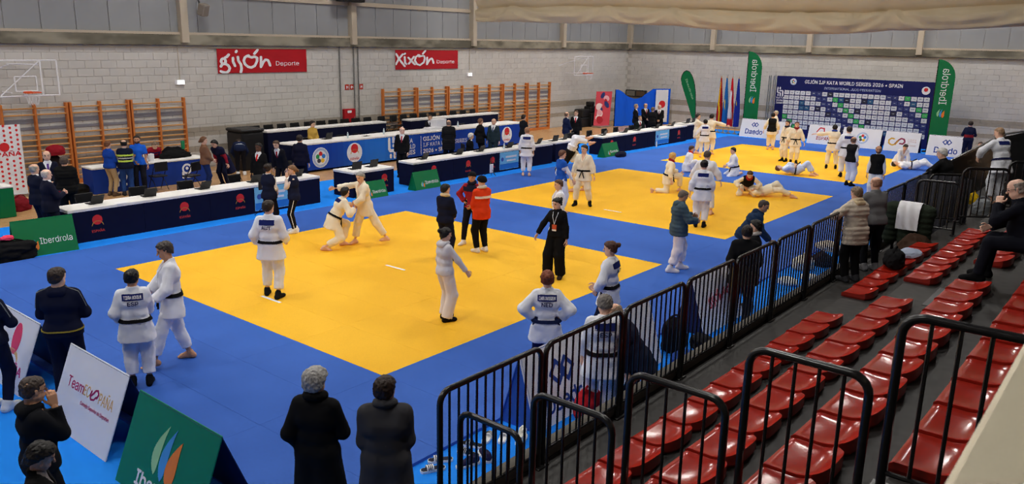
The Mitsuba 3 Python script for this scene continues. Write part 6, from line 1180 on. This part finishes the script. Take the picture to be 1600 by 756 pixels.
P('person', 'judoka with an orange red scarf sitting on the blue mat beyond the middle yellow mat', 20.28, 5.81, -46, 1.66, ppm=42, hip=0.24, lean=14, L=(0.36, 0.1, 0.34), R=(0.30, -0.12, 0.32), lf=(0.12, 0.20, 0.07, 0.2, 1, 0), rf=(0.16, -0.20, 0.07, 0.2, -1, 0), lknee=(1, 1, 0.1), rknee=(1, -1, 0.1), scarf=(220, 70, 50), hair=('short', BR), **GIW)
P('person', 'judoka in white with a black topknot seen from behind on the middle yellow mat', 11.91, 1.08, 24, 1.78, ppm=60, sex='f', girth=1.12, L=(0.02, 0.30, 0.88), R=(0.18, -0.22, 0.92), lf=(0.0, 0.10, 6), rf=(0.02, -0.10, -14), patch=('', ''), belt=BK, feet=('sock', (18, 18, 20)), hair=('bun', BKH), **GIW)
P('person', 'tall judoka in white hidden behind the one with the black topknot', 13.50, 1.78, 22, 1.80, ppm=55, girth=1.15, L=(0.12, 0.42, 0.86), R=(0.12, -0.42, 0.86), lf=(0, 0.18, 10), rf=(0, -0.22, -14), belt=BK, hair=('short', (70, 60, 54)), head=(-20, 10), **GIW)
P('person', 'judoka in white kneeling on the blue mat before the far yellow mat', 20.78, 4.10, 126, 1.70, ppm=43, hip=0.27, lean=12, L=(0.36, 0.12, 0.36), R=(0.34, -0.12, 0.34), lf=(-0.12, 0.12, 0.07, -1, 0, 0), rf=(-0.12, -0.12, 0.07, -1, 0, 0), lknee=(1, 0.2, 0.3), rknee=(1, -0.2, 0.3), belt=BK, hair=('short', DK), head=(10, 0), **GIW)
P('person', 'judoka in cream lying on the back with bent legs on the middle yellow mat', 17.50, 1.62, -60, 1.72, ppm=50, hip=0.17, lean=-84, L=(-0.25, 0.28, 0.16, 0, 1, 0), R=(-0.15, -0.30, 0.10, 0, -1, 0), lf=(0.66, 0.16, 4), rf=(0.84, -0.14, -4), lknee=(0, 0.2, 1), rknee=(0, -0.2, 1), hair=('short', BKH), **GIC)
P('person', 'judoka in black vest with red collar kneeling over one lying on the middle mat', 17.30, 2.15, -150, 1.70, ppm=50, hip=0.36, lean=58, L=(0.50, 0.20, 0.30), R=(0.45, -0.25, 0.28), lf=(-0.16, 0.16, 0.07, -1, 0, 0), rf=(-0.16, -0.16, 0.07, -1, 0, 0), lknee=(1, 0.3, -0.2), rknee=(1, -0.3, -0.2), scarf=(176, 44, 36), under=('gi', CR), top=('vest', (18, 18, 20)), bottom=('gi', CR), hair=('short', BR))
P('person', 'judoka in pale bluish white lying on the back at the far mat\'s front edge', 22.66, 2.49, -66, 1.74, ppm=43, hip=0.16, lean=-86, L=(-0.10, 0.15, 0.34, 0, 1, 0.4), R=(-0.12, -0.2, 0.30, 0, -1, 0.4), lf=(0.62, 0.12, 0), rf=(0.50, -0.14, 0), lknee=(0, 0, 1), rknee=(0, 0, 1), belt=BK, hair=('short', (110, 66, 40)), top=('gi', (206, 216, 236)), bottom=('gi', (206, 216, 236)))
P('person', 'judoka in a black vest and cream trousers seen from behind left of the backdrop', 29.13, 6.14, 20, 1.70, ppm=40, under=('gi', CR), top=('vest', (20, 22, 24)), bottom=('gi', CR), hair=('short', BKH), L=(0.02, 0.36, 0.9), R=(0.02, -0.3, 0.9))
P('person', 'grey blond judoka in cream in profile beside the black vest left of the backdrop', 30.0, 6.35, 110, 1.74, ppm=40, hair=('short', (190, 176, 150)), **GIC)
P('person', 'judoka in cream with dark collar, left of a walking pair before the backdrop', 25.87, 4.22, 160, 1.70, ppm=40, scarf=(26, 30, 46), belt=BK, feet=('sock', (20, 20, 22)), hair=('short', DK), L='down', R='down', **GIC)
P('person', 'judoka in cream with red collar, right of a walking pair before the backdrop', 25.56, 3.72, 205, 1.70, ppm=40, belt=BK, scarf=(130, 34, 40), feet=('sock', (20, 20, 22)), hair=('short', (96, 50, 36)), L=(0.05, 0.36, 0.86), R=(0.05, -0.34, 0.86), **GIC)
P('person', 'judoka in cream with blue collar and one arm stretched left, on the far mat', 25.2, 2.10, 16, 1.74, ppm=40, L=(0.10, 0.70, 1.32, 0, 0.2, -1), R='down', scarf=(40, 70, 160), belt=BK, feet=('sock', (22, 22, 24)), hair=('short', BKH), lf=(0, 0.16, 0), rf=(0.06, -0.18, 0), **GIC)
P('person', 'tall judoka in white with navy back patch before the white seal board', 23.4, 1.02, 24, 1.88, ppm=42, girth=1.1, L=(0.05, 0.34, 0.86), R=(0.05, -0.36, 0.86), patch=('', ''), belt=BK, feet=('sock', (18, 18, 20)), hair=('short', DK), **GIW)
P('person', 'bald man in black vest over white, turned right, at the far mat\'s near edge', 21.58, 0.30, -24, 1.70, ppm=46, girth=1.05, R='down', L='front', hair=('ring', (110, 84, 66)), skin='tan', under=('knit', WH), top=('vest', (20, 20, 22)), bottom=('gi', WH), feet=('sock', (18, 18, 20)))
P('person', 'bearded bald man in black vest over white, facing the camera by the barrier', 19.07, -1.20, 196, 1.75, ppm=51, L='down', R='down', hair=('ring', (90, 70, 60)), skin='tan', under=('knit', WH), top=('vest', (18, 18, 20)), bottom=('gi', WH), beard=(90, 70, 60), feet=('sock', WH))
P('person', 'judoka in white leaning over a lying one at the far mat\'s right corner', 28.2, 0.35, 215, 1.70, ppm=40, hip=0.34, lean=46, L=(0.45, 0.2, 0.12), R=(0.5, -0.2, 0.14), lf=(-0.2, 0.18, 0.07, -1, 0, 0), rf=(-0.25, -0.18, 0.07, -1, 0, 0), hair=('short', DK), **GIW)
P('person', 'judoka in white lying at the far mat\'s right corner, below a leaning one', 27.5, -0.35, -70, 1.74, ppm=40, hip=0.15, lean=-88, L=(-0.3, 0.3, 0.12, 0, 1, 0), R=(-0.2, -0.35, 0.1, 0, -1, 0), lf=(0.72, 0.1, 0), rf=(0.80, -0.1, 0), lknee=(0, 0, 1), rknee=(0, 0, 1), belt=(24, 30, 60), hair=('short', DK), **GIW)
# -- along the barrier
P('person', 'man in a slate blue hooded puffer jacket and white trousers looking at his phone', 7.74, -0.46, -46, 1.74, ppm=75, girth=1.1, L='phone', R=(0.34, -0.10, 1.10, -0.2, -0.8, -0.8), hair=('crop', (96, 84, 76)), skin='tan', hood=(62, 80, 92), head=(4, 20), hem=0.16, lf=(0.12, 0.13, 4), rf=(-0.16, -0.12, -10), top=('puffer', (66, 84, 96)), bottom=('gi', (232, 222, 226)), feet=('trainer', (228, 222, 224)))
P('person', 'man in a dark blue puffer jacket and white trousers leaning over the barrier bags', 8.05, -1.75, -60, 1.76, ppm=78, lean=30, L=(0.36, 0.25, 0.95), R=(0.46, -0.25, 0.9), hair=('crop', (60, 50, 46)), skin='tan', hood=(24, 40, 66), head=(-10, 0), lf=(0.2, 0.14, 0), rf=(-0.2, -0.14, -10), top=('puffer', (26, 44, 70)), bottom=('gi', (226, 220, 224)), feet=('trainer', (210, 210, 214)))
P('person', 'dark haired man in black coat from behind, left of a couple at the barrier', 5.76, -2.75, 24, 1.72, -0.04, ppm=92, girth=1.1, hem=0.24, L='pocket', R='pocket', hair=('short', (30, 22, 20)), top=('coat', (15, 15, 18)), bottom=('suit', (20, 22, 34)), feet=('trainer', (40, 42, 50)))
P('person', 'black haired woman in black coat and pale scarf, right of a couple at the barrier', 6.45, -2.62, 112, 1.68, -0.04, ppm=88, sex='f', hem=0.26, L='pocket', R='front', hair=('long', BKH), scarf=(190, 186, 184), top=('coat', (16, 16, 20)), bottom=('jeans', (22, 26, 44)), feet=('trainer', (60, 60, 66)))
P('person', 'grey haired judoka with ESP on his back behind the barrier, holding a red bag', 0.78, -3.12, 44, 1.74, -0.04, ppm=125, hair=('short', (110, 104, 100)), patch=('', 'ESP'), belt=BK, L='low', R='low', head=(-10, 25), **GIW)
P('person', 'man in navy jacket bending forward behind the barrier, beside a grey haired judoka', 1.16, -3.42, 112, 1.66, -0.04, ppm=120, girth=1.0, lean=32, L='low', R='low', hair=('ring', (150, 130, 112)), head=(12, 10), hem=0.2, top=('coat', (22, 26, 46)), bottom=('suit', (22, 26, 44)), feet=('shoe', BK))
P('person', 'person in a pale beige puffer coat with a fur trimmed hood leaning on the barrier', 7.35, -4.06, 58, 1.70, 0.6, ppm=86, sex='f', girth=1.16, hem=0.24, lean=8, L=(0.30, 0.28, 1.16, 0, 1, -0.6), R='front', hair=('short', (120, 100, 80)), hood=(196, 176, 142), scarf=(200, 182, 150), head=(10, 4), top=('puffer', (188, 176, 160)), bottom=('suit', (16, 16, 18)), feet=('trainer', (60, 60, 64)))
P('person', 'bald man in a grey jacket leaning on the barrier beside the beige puffer coat', 8.35, -4.10, 52, 1.76, 0.6, ppm=86, girth=1.1, lean=10, L=(0.34, 0.2, 1.14, 0, 1, -0.6), R='front', hair=('ring', (150, 110, 90)), glasses=True, head=(14, 2), top=('track', (96, 96, 98)), bottom=('jeans', (18, 20, 26)), feet=('trainer', (120, 120, 124)))
P('person', 'white haired man in black jacket leaning over the far barrier', 13.8, -4.2, 70, 1.84, 0.6, ppm=65, girth=1.1, lean=22, L=(0.35, 0.42, 1.0, 0, 1, -0.4), R='front', hair=('thick', (196, 194, 190)), head=(25, 5), top=('track', (16, 16, 18)), bottom=('suit', (18, 18, 20)), feet=('shoe', BK))
P('person', 'judoka in white with a back patch leaning on the stand at the far right', 15.25, -5.0, 50, 1.88, 1.0, ppm=64, lean=16, L=(0.36, 0.3, 1.0, 0, 1, -0.4), R='low', patch=('', ''), belt=(22, 26, 60), hair=('crop', (150, 120, 92)), head=(30, 10), **GIW)
P('person', 'man in navy and red jacket from behind, before the far block wall', 32.18, -1.34, 12, 1.75, -0.046, ppm=37, L='cross', R='cross', hair=('short', DK), bands=((0.16, 0.06, (130, 30, 40), 'red_band'),), **track((22, 28, 56)))
P('person', 'bald man in blue shirt before the rightmost white board', 20.2, -3.05, 30, 1.40, -0.04, ppm=51, L='front', R='front', hair=('ring', (150, 110, 90)), top=('tshirt', (30, 76, 180)), bottom=('jeans', (30, 40, 70)), feet=('shoe', BK))
P('person', 'person in red top between the rightmost white board and the leaning white judoka', 25.69, -2.85, 200, 1.52, -0.04, ppm=44, hair=('short', BR), L='front', R='front', top=('track', (120, 34, 34)), bottom=('track', (20, 22, 30)), feet=('shoe', BK))
P('person', 'man with glasses and dark clothes sitting in the stand at the right edge', 4.30, -6.50, 92, 1.76, 1.8, ppm=128, girth=1.15, hip=0.56, hipxy=(-0.44, 0.0), lean=22, L=(-0.03, 0.05, 0.98, 1, 0.4, -1), R=(0.04, -0.10, 0.66, -0.6, -0.8, 0), lf=(0.06, 0.16, 6), rf=(0.02, -0.16, -6), glasses=True, hair=('ring', (150, 140, 132)), skin='fair', head=(8, 6), top=('track', (16, 18, 28)), bottom=('jeans', (18, 20, 30)), feet=('shoe', BK))
